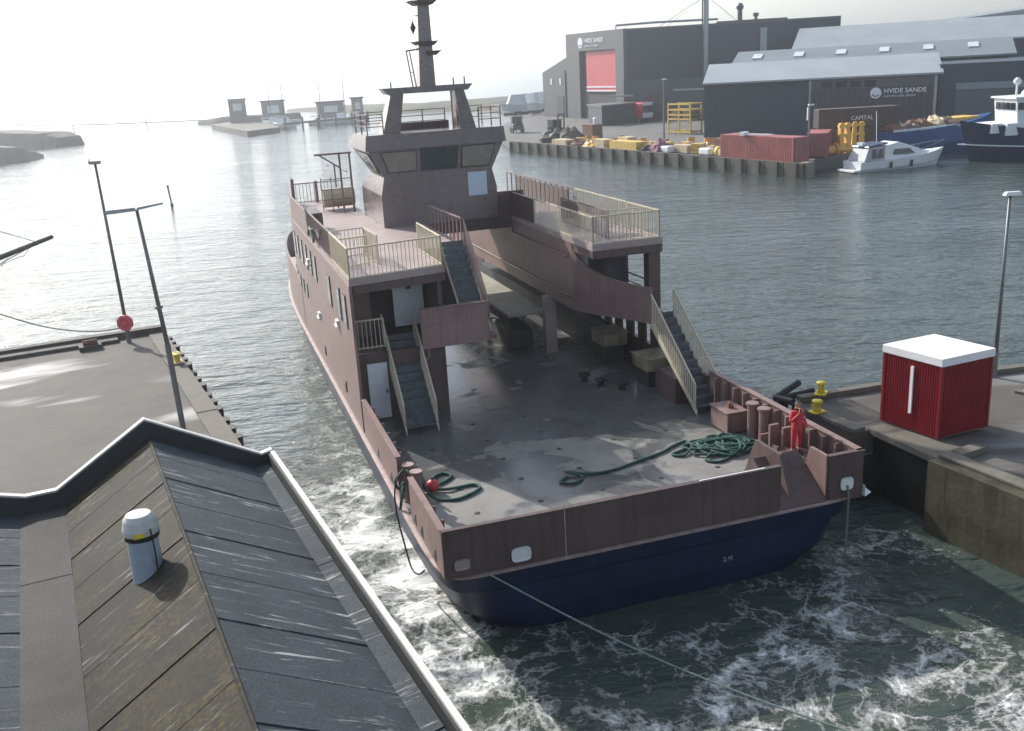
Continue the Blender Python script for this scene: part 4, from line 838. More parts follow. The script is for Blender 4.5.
tag(MB().tube(catmull(side2, 6), .045, 6).build('rope_turns', 'rope', loc=FO, rotz=FH), 'green rope turned round the pair of bitts in the left bulwark gap', 'rope')
# lines in the water
a = on_ferry(-5.0, -0.05, 2.05); c = Vector((7.3, 17.0, .25))
tag(MB().tube([a + (c - a) * (i / 20) - Vector((0, 0, .35 * math.sin(math.pi * i / 20))) for i in range(21)], .022, 5).build('mooring_line', 'ropepale'), 'long pale mooring line slanting from the ferry stern to the lower right', 'mooring line')
a = on_ferry(5.50, -.08, 2.38)
tag(MB().tube([a, a + Vector((.03, -.05, -.3)), a + Vector((.03, -.02, -1.2)), a + Vector((.0, -.05, -2.0)), a + Vector((-.05, -.1, -2.7))], .03, 5).build('heaving_line', 'ropegrey'), 'thin line hanging from the right stern fairlead into the water', 'rope')

# person: one skinned figure
def person(loc, rotz):
    root = thing('person', 'person in red coverall standing by the right bulwark, one hand raised to the face', 'person', loc, rotz)
    J = [((0, 0, .95), .155), ((0, .01, 1.12), .145), ((0, .02, 1.32), .165), ((0, .02, 1.45), .10), ((0, .01, 1.53), .062),      # 0-4 pelvis..neck
         ((.10, 0, .88), .105), ((.12, -.03, .50), .075), ((.13, .02, .12), .055), ((.14, -.06, .06), .05), ((.145, -.16, .05), .042),   # 5-9 left leg (facing -y)
         ((-.10, 0, .88), .105), ((-.13, -.01, .50), .075), ((-.14, .02, .12), .055), ((-.15, -.06, .06), .05), ((-.155, -.16, .05), .042),  # 10-14
         ((.20, .02, 1.40), .075), ((.29, .03, 1.15), .058), ((.27, -.12, .93), .045), ((.26, -.15, .88), .036),     # 15-18 left arm hanging, bent
         ((-.20, .02, 1.40), .075), ((-.33, -.06, 1.17), .058), ((-.17, -.22, 1.40), .045), ((-.14, -.23, 1.45), .036)]   # 19-22 right arm raised
    E_ = [(0, 1), (1, 2), (2, 3), (3, 4), (0, 5), (5, 6), (6, 7), (7, 8), (8, 9), (0, 10), (10, 11), (11, 12), (12, 13), (13, 14), (2, 15), (15, 16), (16, 17), (17, 18), (2, 19), (19, 20), (20, 21), (21, 22)]
    # head continues from the neck
    J += [((0, -.01, 1.60), .078), ((0, -.02, 1.68), .098), ((0, -.01, 1.75), .082)]; E_ += [(4, 23), (23, 24), (24, 25)]
    me = bpy.data.meshes.new('body'); me.from_pydata([j[0] for j in J], E_, []); me.update()
    o = bpy.data.objects.new('body', me); COL.objects.link(o)
    sk = o.modifiers.new('skin', 'SKIN'); ss = o.modifiers.new('sub', 'SUBSURF'); ss.levels = 2; ss.render_levels = 2
    if not me.skin_vertices: me.attributes
    for i, j in enumerate(J):
        s_ = me.skin_vertices[0].data[i]; s_.radius = (j[1], j[1]); s_.use_root = (i == 0)
    dg = bpy.context.evaluated_depsgraph_get(); m2 = bpy.data.meshes.new_from_object(o.evaluated_get(dg))
    bpy.data.objects.remove(o)
    m2.materials.clear()
    for k_ in ('redcoverall', 'skin', 'boot', 'glove', 'reflect', 'hair'): m2.materials.append(M[k_])
    for p in m2.polygons:
        p.use_smooth = True; c = p.center; mi = 0
        if c.z > 1.50 and abs(c.x) < .12 and c.y > -.2: mi = 1
        if c.z > 1.50 and abs(c.x) < .13 and (c.z > 1.715 or (c.y > .0 and c.z > 1.60)): mi = 5
        if c.z < .13: mi = 2
        if c.x > .2 and 1.16 < c.z < 1.22: mi = 4
        if .20 < c.z < .26: mi = 4
        p.material_index = mi
    b = bpy.data.objects.new('body', m2); COL.objects.link(b); b.parent = root
    def hand(c, d, side, m, curl):
        """palm plus five finger chains; d = direction of the fingers, side = thumb direction"""
        c = Vector(c); d = Vector(d).normalized(); side = Vector(side).normalized(); n = d.cross(side)
        h = MB(); 
        h.hexa([c - side * .038 - n * .014, c + side * .038 - n * .014, c + side * .038 + n * .014, c - side * .038 + n * .014], [c + d * .09 - side * .042 - n * .012, c + d * .09 + side * .042 - n * .012, c + d * .09 + side * .042 + n * .012, c + d * .09 - side * .042 + n * .012])
        for i, ln in enumerate((.062, .075, .08, .07)):
            s0 = c + d * .085 + side * (-.031 + .0207 * i)
            h.tube([s0, s0 + d * ln * .5 + n * curl * .015, s0 + d * ln * .85 + n * curl * .045, s0 + d * ln * .9 + n * curl * .07], .0095, 6, .0075)
        t0 = c + d * .02 + side * .036
        h.tube([t0, t0 + side * .03 + d * .03, t0 + side * .035 + d * .06 + n * curl * .02], .0115, 6, .008)
        h.build('hand', m, root)
    hand((.26, -.155, .87), (-.05, -.35, -1), (-1, 0, 0), 'glove', 1)
    hand((-.135, -.235, 1.455), (.35, .15, 1), (.9, -.2, -.3), 'skin', 1)
    # face: nose, eyes, mouth, ears
    MB().add([(-.014, -.112, 1.655), (.014, -.112, 1.655), (0, -.138, 1.66), (0, -.112, 1.70)], [(0, 1, 2), (1, 3, 2), (3, 0, 2), (0, 3, 1)]).build('nose', 'skin', b)
    for s_ in (-1, 1):
        MB().lathe([(.001, 1.684), (.012, 1.692), (.001, 1.70)], (s_ * .036, -.108), 8).build('eye', 'hair', b)
        MB().lathe([(.004, 1.645), (.016, 1.66), (.02, 1.685), (.004, 1.705)], (s_ * .098, -.01), 8).build('ear', 'skin', b)
    MB().box(-.024, .024, -.112, -.102, 1.625, 1.633).build('mouth', 'boot', b)
    MB().box(-.15, -.11, -.27, -.235, 1.47, 1.60).build('radio', 'boot', b)
    return root
pz = person(on_ferry(5.30, 2.10, DZ + .50), FH + R(12)); pz.scale = (.97, .97, .97)
MB().box(4.97, 5.90, 1.5, 2.6, DZ + .006, DZ + .50).build('standing_step', 'primer_shade', F)

# ------------------------------------------------------------------ right pier: hut, lamp, bollards, fenders
def corrugated(mb, a, c, z0, z1, pitch=.09, depth=.025):
    a = Vector(a); c = Vector(c); L_ = (c - a).length; d = (c - a) / L_; nn = Vector((d.y, -d.x)); n = int(L_ / pitch); row = []
    for i in range(n):
        for t, h in ((0, 0), (.4, 0), (.5, 1), (.9, 1)):
            q = a + d * ((i + t) * L_ / n) + nn * depth * h; row.append((q.x, q.y))
    row.append((c.x, c.y)); k_ = len(row)
    mb.add([(x, y, z0) for x, y in row] + [(x, y, z1) for x, y in row], [(i, i + 1, k_ + i + 1, k_ + i) for i in range(k_ - 1)])
HC = [Vector((12.89, 28.21)), Vector((14.77, 28.99)), Vector((13.76, 30.82)), Vector((11.88, 30.04))]   # near, right, far, left corners
ctr = sum(HC, Vector((0, 0))) / 4
hut = thing('equipment_hut', 'red corrugated steel hut with flat white roof on the right pier', 'hut', (ctr.x, ctr.y, QZ + .075))
P4 = [p - ctr for p in HC]
hb = MB()
for i in range(4): corrugated(hb, P4[i], P4[(i + 1) % 4], 0.06, 2.36)
hb.build('walls', 'redhut', hut)
for i in range(4):
    MB().obox(P4[i], .09, .09, 0.06, 2.36, QA).build('corner_post', 'redhut', hut)
MB().prism([tuple(p * .97) for p in P4], 0, .058).build('base', 'kerb', hut)
MB().prism([tuple(p * 1.06) for p in P4], 2.362, 2.62).build('roof', 'hutwhite', hut, bevel=.015)
a, c = P4[3], P4[0]; d = (c - a).normalized(); nn = Vector((d.y, -d.x)); q = a + (c - a) * .50 + nn * .03
if nn.dot(q) < 0: nn = -nn
q = a + (c - a) * .52
MB().hexa([(q.x - d.x * .05, q.y - d.y * .05, .62), (q.x + d.x * .05, q.y + d.y * .05, .62), (q.x + d.x * .05 + nn.x * .07, q.y + d.y * .05 + nn.y * .07, .62), (q.x - d.x * .05 + nn.x * .07, q.y - d.y * .05 + nn.y * .07, .62)],
          [(q.x - d.x * .05, q.y - d.y * .05, 2.15), (q.x + d.x * .05, q.y + d.y * .05, 2.15), (q.x + d.x * .05 + nn.x * .07, q.y + d.y * .05 + nn.y * .07, 2.15), (q.x - d.x * .05 + nn.x * .07, q.y - d.y * .05 + nn.y * .07, 2.15)]).build('white_bar', 'hutwhite', hut)
lp = thing('street_lamp', 'slim dark lamp post with pale flat head behind the red hut', 'street lamp', (17.45, 34.0, QZ))
MB().tube([(0, 0, 0), (0, 0, 1.0)], .10, 10).build('base', 'galv', lp)
MB().tube([(0, 0, 1.0), (0, 0, 6.6)], .075, 10, .05).build('pole', 'galv', lp, smooth=True)
MB().hexa([(-.22, -.12, 6.58), (.38, -.12, 6.58), (.38, .12, 6.58), (-.22, .12, 6.58)], [(-.15, -.08, 6.70), (.32, -.08, 6.70), (.32, .08, 6.70), (-.15, .08, 6.70)]).build('lamp_head', 'whitepaint', lp)
def bollard(loc, label, k_=1.0, a=0.0):
    b = thing('bollard', label, 'bollard', loc, a, 'yellow bollards on the right pier')
    MB().prism([(-.34, -.26), (.34, -.26), (.34, .26), (-.34, .26)], 0, .08).build('base_plate', 'yellow', b, bevel=.02)
    MB().lathe([(.20 * k_, .082), (.15 * k_, .2), (.15 * k_, .42), (.25 * k_, .5), (.24 * k_, .58), (.10, .62)], (0, 0), 14).build('post', 'yellow', b, smooth=True)
    MB().tube([(-.32 * k_, 0, .40), (.32 * k_, 0, .40)], .06, 8).build('cross_pin', 'yellow', b)
    return b
bollard((10.08, 31.02, QZ + .165), 'yellow bollard with broad base plate at the near edge of the right pier', 1.0, QA).scale = (.72, .72, .72)
bollard((10.75, 32.72, QZ + .20), 'yellow bollard at the far corner of the right pier, beyond the other one', .95, QA + .6).scale = (.75, .75, .75)
pf = thing('pier_fender', 'black rubber fender frame on the pier corner behind the person in red', 'fender', (9.75, 32.6, 0))
MB().tube([(-.15, -.5, 2.35), (-.5, .45, 2.2)], .12, 10).build('fender_arm', 'black', pf)
MB().tube([(-.5, .45, 2.2), (.55, 1.25, 2.45)], .12, 10).build('fender_arm', 'black', pf)
MB().tube([(-.4, .55, 2.1), (.9, .55, 2.35)], .12, 10).build('fender_arm', 'black', pf)
MB().tube([(-.35, .1, -1.4), (-.35, .1, 2.2)], .2, 10).build('fender_pile', 'black', pf)

# ------------------------------------------------------------------ left quay things
l1 = thing('tall_lamp', 'tall thin lamp post with small head at the far corner of the left quay', 'street lamp', (-18.4, 46.4, QZ))
MB().tube([(0, 0, 0), (0, 0, 1.2)], .11, 10).build('base', 'galv', l1)
MB().tube([(0, 0, 1.2), (-.14, 0, 8.5)], .085, 10, .06).build('pole', 'galv', l1, smooth=True)
MB().prism([(-.24, -.14), (.24, -.14), (.24, .14), (-.24, .14)], 8.5, 8.66).build('lamp_head', 'lampgrey', l1, bevel=.03, loc=(-.14, 0, 0))
MB().tube([(-.44, 0, 8.55), (-.36, 0, 8.76)], .03, 6).build('sensor', 'lampgrey', l1)
lb_ = thing('lifebuoy_box', 'red octagonal lifebuoy case fixed to the tall lamp post', 'lifebuoy', (-18.33, 46.2, QZ + .5))
oc = [(.40 * math.cos(R(22.5 + 45 * i)), .40 * math.sin(R(22.5 + 45 * i))) for i in range(8)]
def vert_disc(mb, pts, y0, y1, zc, cx=0): return mb.loft([[(cx + x, y0, zc + z) for x, z in pts], [(cx + x, y1, zc + z) for x, z in pts]])
vert_disc(MB(), oc, -.16, .02, .55).build('case', 'lifered', lb_, bevel=.03)
vert_disc(MB(), [(x * .62, z * .62) for x, z in oc], -.19, -.162, .55).build('ring', 'redfloat', lb_)
vert_disc(MB(), [(x * .30, z * .30) for x, z in oc], -.205, -.192, .55).build('centre', 'lifered', lb_)
MB().box(-.05, .05, .02, .12, .1, .9).build('bracket', 'galv', lb_)
l2 = thing('double_lamp', 'lamp post with two outstretched flat lamp heads on the left quay', 'street lamp', (-11.86, 33.4, QZ), 0.0)
l2.rotation_euler = (0, R(1.8), 0)
MB().tube([(0, 0, 0), (-.18, .0, 3.2)], .10, 10).build('base', 'galv', l2)
MB().tube([(-.18, 0, 3.2), (-.62, 0, 7.85)], .08, 10, .055).build('pole', 'galv', l2, smooth=True)
MB().hexa([(-1.62, -.12, 7.72), (-.66, -.09, 7.82), (-.66, .09, 7.82), (-1.62, .12, 7.72)], [(-1.60, -.08, 7.86), (-.70, -.05, 7.93), (-.70, .05, 7.93), (-1.60, .08, 7.86)]).build('lamp_head', 'lampgrey', l2)
MB().hexa([(-.60, -.06, 7.84), (.28, -.06, 8.02), (.28, .06, 8.02), (-.60, .06, 7.84)], [(-.60, -.05, 7.93), (.26, -.03, 8.08), (.26, .03, 8.08), (-.60, .05, 7.93)]).build('lamp_head', 'lampgrey', l2)
MB().tube([(-.30, 0, 4.45), (-.31, 0, 4.55)], .13, 10).build('pole_clamp', 'galv', l2)
lbd = thing('bollard', 'small pale yellow bollard at the kerb of the left quay', 'bollard', (-14.7, 42.0, QZ + .09), QA)
MB().prism([(-.22, -.30), (.22, -.30), (.22, .30), (-.22, .30)], 0, .06).build('base_plate', 'woodpale', lbd)
MB().lathe([(.14, .062), (.11, .15), (.11, .3), (.19, .36), (.17, .44)], (0, -.12), 12).build('post', 'yellow', lbd)
MB().lathe([(.14, .062), (.11, .15), (.11, .3), (.19, .36), (.17, .44)], (0, .14), 12).build('post', 'yellow', lbd)
tag(MB().tube(catmull([(-18.9, 47.9, 2.6), (-21, 48.4, 2.35), (-24, 49.6, 2.5), (-28, 51.5, 3.3), (-33, 54, 4.6)], 6), .04, 5).build('ship_line', 'ropegrey'), 'thin sagging mooring line from the left quay to the sailing ship', 'mooring line')
wp = thing('quay_winch', 'low dark gear lying along the far timber edge of the left quay', 'winch', (-19.9, 45.6, QZ), QA)
MB().box(-.55, .45, -.35, .3, 0, .22).build('frame', 'timberdark', wp); MB().tube([(-.35, 0, .32), (.3, 0, .32)], .14, 10).build('drum', 'rust', wp)
# sailing ship: only its bowsprit reaches into the picture
ss_ = thing('sailing_ship', 'dark bowsprit and stays of a sailing ship reaching in from the left edge', 'sailing ship', (-34.5, 44.0, 0))
MB().tube([(0, 0, 3.2), (8.75, 12.6, 6.05)], .26, 8, .12).build('bowsprit', 'timberdark', ss_)
MB().loft([[(-1 - .5 * i, -1.0 - 1.5 * i + .0, z) for i, z in ((0, 3), (0, 1.2), (0, -.8))] + [(-1 - .5, -1.2, -.8), (-1.2, -1.2, 3)], [(0.1, 0.2, 3.2), (0, 0, 1.2), (-.3, -.3, -.8), (-.4, -.4, -.8), (-.2, 0, 3.2)]]).build('stem', 'timberdark', ss_)
MB().hexa([(-9, -12, -.8), (-6, -14, -.8), (-.2, -.3, -.8), (-.6, 0, -.8)], [(-10, -12, 2.8), (-5.5, -15, 2.8), (.1, .1, 3.1), (-.5, .3, 3.1)]).build('hull', 'timberdark', ss_)
MB().tube([(-3.5, -6, 2.8), (-3.6, -6, 18)], .2, 8, .1).build('mast', 'timberdark', ss_)
st_ = MB(); st_.tube([(8.2, 11.8, 5.9), (-3.6, -6, 16)], .022, 4); st_.tube([(6.9, 10.0, 5.45), (-3.6, -6, 14.2)], .022, 4); st_.tube([(8.2, 11.8, 5.85), (0.2, .3, 1.4)], .03, 4)
for i in range(9):
    t = i / 9; st_.tube([(8.0 - 6.5 * t, 11.5 - 9.3 * t, 5.8 - 2.1 * t), (7.6 - 6.5 * t, 11.0 - 9.3 * t, 5.2 - 2.2 * t)], .02, 4)
st_.tube([(7.6, 11.0, 5.3), (1.1, 1.7, 3.0)], .02, 4)
st_.build('rigging', 'ropegrey', ss_)
np_ = thing('channel_post', 'slim dark channel post standing in open water beyond the lamp posts', 'marker post', (-39.5, 119.8, -1))
MB().tube([(0, 0, 0), (-.25, 0, 3.2)], .10, 8).build('post', 'timberdark', np_); MB().lathe([(.13, 3.2), (.15, 3.35), (.10, 3.5)], (-.25, 0), 8).build('cap', 'black', np_); MB().lathe([(.16, .95), (.2, 1.1), (.16, 1.3)], (-.08, 0), 8).build('collar', 'timberdark', np_)
for i, (x, y, h_) in enumerate(((-136, 329, 3.2), (-118, 345, 3.5))):
    o = thing('channel_post', ('far thin stake in the glare near the left breakwater tip', 'far thin stake in the glare between breakwater and jetty')[i], 'marker post', (x, y, -1))
    MB().tube([(0, 0, 0), (-.5, 0, h_ + 1)], .14, 6).build('post', 'timberdark', o)

# ------------------------------------------------------------------ near roof in the foreground
S = 1.25
RA = R(24.6); r0 = Vector((-5.857 * S, 14.889 * S, 14 - 5.4 * S))
ro = thing('felt_roofed_building', 'near building with dark felted gable roof and white-trimmed parapet', 'building', (r0.x, r0.y, QZ), RA)
zr = r0.z - QZ                                        # ridge height above the quay
def sec(x): return x * S
XR, XL1, XL2, XL3 = sec(1.60), sec(-1.38), sec(-2.02), sec(-3.6)
ZR, ZG, ZL3 = zr - .87 * S, zr - .84 * S, zr - .40 * S
Y0, Y1 = -16.0, 0.0
MB().prism([(XL3, Y0), (sec(1.86), Y0), (sec(1.86), Y1 + .1), (XL3, Y1 + .1)], 0, zr - .95 * S).build('walls', 'grey_clad', ro)
gb = MB()
prof = [(XL3, ZL3), (XL2, ZG), (XL1, ZG), (0, zr), (XR, ZR), (sec(1.86), ZR)]
gb.add([(x, Y0, z - .03) for x, z in prof] + [(x, Y1 + .1, z - .03) for x, z in prof] + [(sec(1.86), Y0, zr - .95 * S + .001), (sec(1.86), Y1 + .1, zr - .95 * S + .001), (XL3, Y0, zr - .95 * S + .001), (XL3, Y1 + .1, zr - .95 * S + .001)],
       [(i, i + 1, 7 + i, 6 + i) for i in range(5)]).build('roof_deck', 'roofblack', ro)
# felt sheets: each strip laps over the next one down the roof
seams = [0.0, -1.05, -2.25, -3.45, -4.7, -6.25, -7.7, -9.0, -10.2, -11.4, -12.6, -13.8, -16.0]
def strip(x0, z0, x1, z1, ya, yb, lift, m, nm='felt_sheet', skew=0.0):
    g_ = random.Random(int(abs(ya * 100 + x0 * 10)))
    n = 6; top = []; bot = []
    for i in range(n + 1):
        t = i / n; j = .012 * (g_.random() - .5); x = x0 + (x1 - x0) * t; z = z0 + (z1 - z0) * t
        top.append((x, ya + skew * t + j, z + lift)); bot.append((x, yb - .05 + skew * t + j, z + lift + .012))
    vs = top + bot + [(x, y, z - .03) for x, y, z in top] + [(x, y, z - .03) for x, y, z in bot]; k_ = n + 1; fs = []
    for i in range(n):
        fs += [(i, i + 1, k_ + i + 1, k_ + i), (k_ + i, k_ + i + 1, 3 * k_ + i + 1, 3 * k_ + i), (2 * k_ + i, i, 3 * k_ + i, 3 * k_ + i)[:3], (i, 2 * k_ + i, 2 * k_ + i + 1, i + 1)]
    MB().add(vs, [f for f in fs if len(set(f)) >= 3]).build(nm, m, ro)
for i, (a, c) in enumerate(zip(seams[:-1], seams[1:])):
    l_ = .006 * (i % 2)
    strip(0.03, zr - .015, XR, ZR, a, c, .01 + l_, 'felt_right')
    strip(-0.03, zr - .015, XL1, ZG, a - .25, c - .25, .01 + l_, 'felt_left') if i else strip(-0.03, zr - .015, XL1, ZG, a, c - .25, .01, 'felt_left')
    strip(XL2, ZG, XL3, ZL3, a, c, .01 + l_, 'felt_right')
for i, (a, c) in enumerate(((0, -3.1), (-3.1, -8.4), (-8.4, -16))): strip(XL1 + .0, ZG + .004, XL2 - .0, ZG + .004, a, c, .014 + .004 * (i % 2), 'felt_gutter', 'gutter_sheet')
for i, (a, c) in enumerate(((0, -5), (-5, -10), (-10, -16))): strip(XR - .02, ZR + .02, sec(1.80), ZR + .05, a, c, .014 + .004 * (i % 2), 'felt_right', 'gutter_sheet')
MB().tube([(0, Y0, zr + .005), (0, Y1, zr + .005)], .035, 6).build('ridge_cap', 'felt_left', ro)
# gable parapet and side parapet with pale trim
pp = [(XL3, ZL3 + .42), (sec(-1.90), zr - .58 * S), (sec(-1.46), zr - .58 * S), (-.03, zr + .30 * S), (sec(1.72), zr - .68 * S), (sec(1.90), zr - .64 * S)]
for i, ((xa, za), (xb, zb)) in enumerate(zip(pp[:-1], pp[1:])):
    MB().hexa([(xa, .0, zr - 1.2 * S), (xb, .0, zr - 1.2 * S), (xb, .16, zr - 1.2 * S), (xa, .16, zr - 1.2 * S)], [(xa, .0, za), (xb, .0, zb), (xb, .16, zb), (xa, .16, za)]).build('parapet', 'roofblack', ro)
    MB().hexa([(xa, .05, za + .002), (xb, .05, zb + .002), (xb, .19, zb + .002), (xa, .19, za + .002)], [(xa, .05, za + .04), (xb, .05, zb + .04), (xb, .19, zb + .04), (xa, .19, za + .04)]).build('parapet_trim', 'trim', ro)
xa = sec(1.82)
MB().hexa([(xa, Y0, 0.2), (xa + .10, Y0, 0.2), (xa + .10, .0, .2), (xa, .0, .2)], [(xa, Y0, zr - .66 * S), (xa + .10, Y0, zr - .66 * S), (xa + .10, .0, zr - .66 * S), (xa, .0, zr - .66 * S)]).build('parapet', 'roofblack', ro)
MB().hexa([(xa + .04, Y0, zr - .655 * S), (xa + .13, Y0, zr - .655 * S), (xa + .13, -.03, zr - .655 * S), (xa + .04, -.03, zr - .655 * S)], [(xa + .04, Y0, zr - .615 * S), (xa + .13, Y0, zr - .615 * S), (xa + .13, -.03, zr - .615 * S), (xa + .04, -.03, zr - .615 * S)]).build('parapet_trim', 'trim', ro)
# roof vent standing on the left slope
vx, vy = sec(-.49), sec(-4.10); vz = zr + (vx / XL1) * (ZG - zr)
vt = thing('roof_vent', 'blue-grey round vent pipe with white cowl standing on the mossy roof slope', 'roof vent', Vector((r0.x, r0.y, QZ)) + Vector((math.cos(RA) * vx - math.sin(RA) * vy, math.sin(RA) * vx + math.cos(RA) * vy, vz)), RA)
MB().lathe([(.235, -.25), (.225, .62)], (0, 0), 24).build('pipe', 'vent', vt, smooth=False)
MB().hexa([(-.36, -.36, -.235), (.36, -.36, .17), (.36, .36, .17), (-.36, .36, -.235)], [(-.34, -.34, -.205), (.34, -.34, .20), (.34, .34, .20), (-.34, .34, -.205)]).build('flashing', 'felt_gutter', vt)
MB().lathe([(.255, .60), (.265, .66)], (0, 0), 24).build('dark_band', 'black', vt)
cw = MB().lathe([(.20, .661), (.262, .68), (.268, .76), (.235, .90), (.185, .975), (.17, .98)], (0, 0), 24).build('cowl', 'ventcap', vt, smooth=False)
vert_disc(MB(), [(-.09, -.035), (.07, -.035), (.07, .035), (-.09, .035)], -.275, -.262, .72, -.04).build('yellow_label', 'yellow', cw)
MB().tube([(.12, -.262, .80), (.135, -.25, .5), (.13, -.235, .1), (.3, -.22, -.05)], .012, 5).build('cable', 'black', vt)

# ------------------------------------------------------------------ far shore: shipyard buildings
def lerp2(a, c, t): return (a[0] + (c[0] - a[0]) * t, a[1] + (c[1] - a[1]) * t)
def face_box(mb, a, c, t0, t1, z0, z1, out0, out1):
    """box lying on the wall a->c (seen side to the right of a->c), between fractions t0..t1"""
    d = Vector((c[0] - a[0], c[1] - a[1])).normalized(); n_ = Vector((d.y, -d.x))
    p, q = lerp2(a, c, t0), lerp2(a, c, t1)
    return mb.hexa([(p[0] + n_.x * out1, p[1] + n_.y * out1, z0), (q[0] + n_.x * out1, q[1] + n_.y * out1, z0), (q[0] + n_.x * out0, q[1] + n_.y * out0, z0), (p[0] + n_.x * out0, p[1] + n_.y * out0, z0)],
                   [(p[0] + n_.x * out1, p[1] + n_.y * out1, z1), (q[0] + n_.x * out1, q[1] + n_.y * out1, z1), (q[0] + n_.x * out0, q[1] + n_.y * out0, z1), (p[0] + n_.x * out0, p[1] + n_.y * out0, z1)])
def ribs(mb, a, c, z0, z1, n, depth=.06, w_=.35):
    for i in range(n): face_box(mb, a, c, (i + .5) / n - w_ / n / 2, (i + .5) / n + w_ / n / 2, z0, z1, -.01, depth)
def logo(parent, a, c, t, z, size, sub='SHIPYARD STEEL SERVICE', out=.25):
    d = Vector((c[0] - a[0], c[1] - a[1])).normalized(); n_ = Vector((d.y, -d.x)); p = Vector(lerp2(a, c, t)) + n_ * out
    text('sign_lettering', 'HVIDE SANDE', size, 'letter', parent, (p.x + d.x * size * 1.3, p.y + d.y * size * 1.3, z), (d.x, d.y, 0), (0, 0, 1), .05, bold=.012 * size)
    text('sign_lettering', sub, size * .42, 'letter', parent, (p.x + d.x * size * 1.3, p.y + d.y * size * 1.3, z - size * .62), (d.x, d.y, 0), (0, 0, 1), .05)
    b = MB(); R_ = size * .85; cx = p + d * (size * .1); zc = z + size * .08
    def ringp(r_, off, a0, a1, k_=20):
        return [(cx.x + d.x * r_ * math.cos(a0 + (a1 - a0) * i / k_) + n_.x * off, cx.y + d.y * r_ * math.cos(a0 + (a1 - a0) * i / k_) + n_.y * off, zc + r_ * math.sin(a0 + (a1 - a0) * i / k_)) for i in range(k_)]
    b.loft([ringp(R_, 0, 0, 2 * math.pi), ringp(R_, .05, 0, 2 * math.pi)])
    o = b.build('sign_emblem', 'letter', parent)
    b = MB(); w1 = ringp(R_ * .72, .06, R(200), R(340)) ; w2 = ringp(R_ * .50, .06, R(200), R(340)); k_ = len(w1)
    b.add(w1 + w2, [(i, i + 1, k_ + i + 1, k_ + i) for i in range(k_ - 1)]).build('emblem_wave', 'grey_clad', o)
# big hall with the red roller door
A0, A1, A2 = (17.2, 236.0), (27.3, 213.0), (69.5, 208.0); HT = 19.3
A3 = (60, 262)
hall = thing('shipyard_hall', 'tall dark grey shipyard hall with red roller door and white sign', 'hall', (0, 0, 0))
MB().prism([A0, A1, A2, A3], FZ, HT).build('walls', 'navy', hall)
ft = MB()        # grey front skin with the door opening left out
for t0, t1, z0, z1 in ((0, .24, FZ, HT + .4), (.87, 1.004, FZ, HT + .4), (.24, .87, 15.9, HT + .4)): face_box(ft, A0, A1, t0, t1, z0, z1, .01, .9)
ft.build('front_skin', 'grey_clad', hall)
rd = face_box(MB(), A0, A1, .33, .85, 7.2, 15.7, .02, .35).build('roller_door', 'reddoor', hall)
for z in (8.1, 7.3): face_box(MB(), A0, A1, .33, .85, z, z + .28, .36, .48).build('door_rail', 'letter', rd)
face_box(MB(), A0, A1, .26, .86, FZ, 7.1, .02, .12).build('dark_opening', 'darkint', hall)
logo(hall, A0, A1, .27, 17.5, 1.35, out=.95)
rb_ = MB(); ribs(rb_, A1, A2, FZ + .1, HT - .1, 34, .05); rb_.build('cladding_ribs', 'navy', hall)
face_box(MB(), A1, A2, 0, 1, HT, HT + .35, -.3, .15).build('roof_edge', 'grey_clad', hall)
MB().tube([(25.6, 217, HT + .4), (25.6, 217, HT + 1.2), (33, 214.5, HT + 1.3), (46, 213, HT + 1.2)], .22, 8).build('roof_duct', 'steel', hall)
ch = face_box(MB(), A1, A2, .42, .455, 7.0, 12, .3, 1.2).build('flue_bracket', 'grey_clad', hall)
q = lerp2(A1, A2, .37)
MB().tube([(q[0], q[1] - 1.2, 8), (q[0], q[1] - 1.2, 27)], .58, 12).build('chimney', 'steel', hall); MB().tube([(q[0] - .75, q[1] - 1.5, 9), (q[0] - .75, q[1] - 1.5, 26)], .14, 6).build('chimney_ladder', 'navy', hall)
for e_ in ((-9, 2), (-7, 5), (8, 4)): MB().tube([(q[0], q[1] - 1.2, 25), (q[0] + e_[0], q[1] + e_[1], HT + .3)], .05, 4).build('guy_wire', 'galv', hall)
q = lerp2(A1, A2, .545); MB().tube([(q[0], q[1] + 2, HT), (q[0], q[1] + 2, HT + 2.8)], .5, 10).lathe([(.7, HT + 2.8), (.8, HT + 3.4), (.4, HT + 4)], (q[0], q[1] + 2), 10).build('roof_stack', 'grey_clad', hall)
q = lerp2(A1, A2, .62); MB().lathe([(.3, HT), (.3, HT + 1.2), (.6, HT + 1.4), (.6, HT + 1.9), (.2, HT + 2)], (q[0], q[1] + 2), 10).build('roof_vent', 'grey_clad', hall)
MB().obox((lerp2(A1, A2, .6)[0], lerp2(A1, A2, .6)[1] + 2), 14, 2, HT, HT + .7, R(-5)).build('roof_housing', 'grey_clad', hall)
face_box(MB(), A1, A2, .63, .66, FZ, HT - 1, .06, .5).build('down_pipe', 'steel', hall)
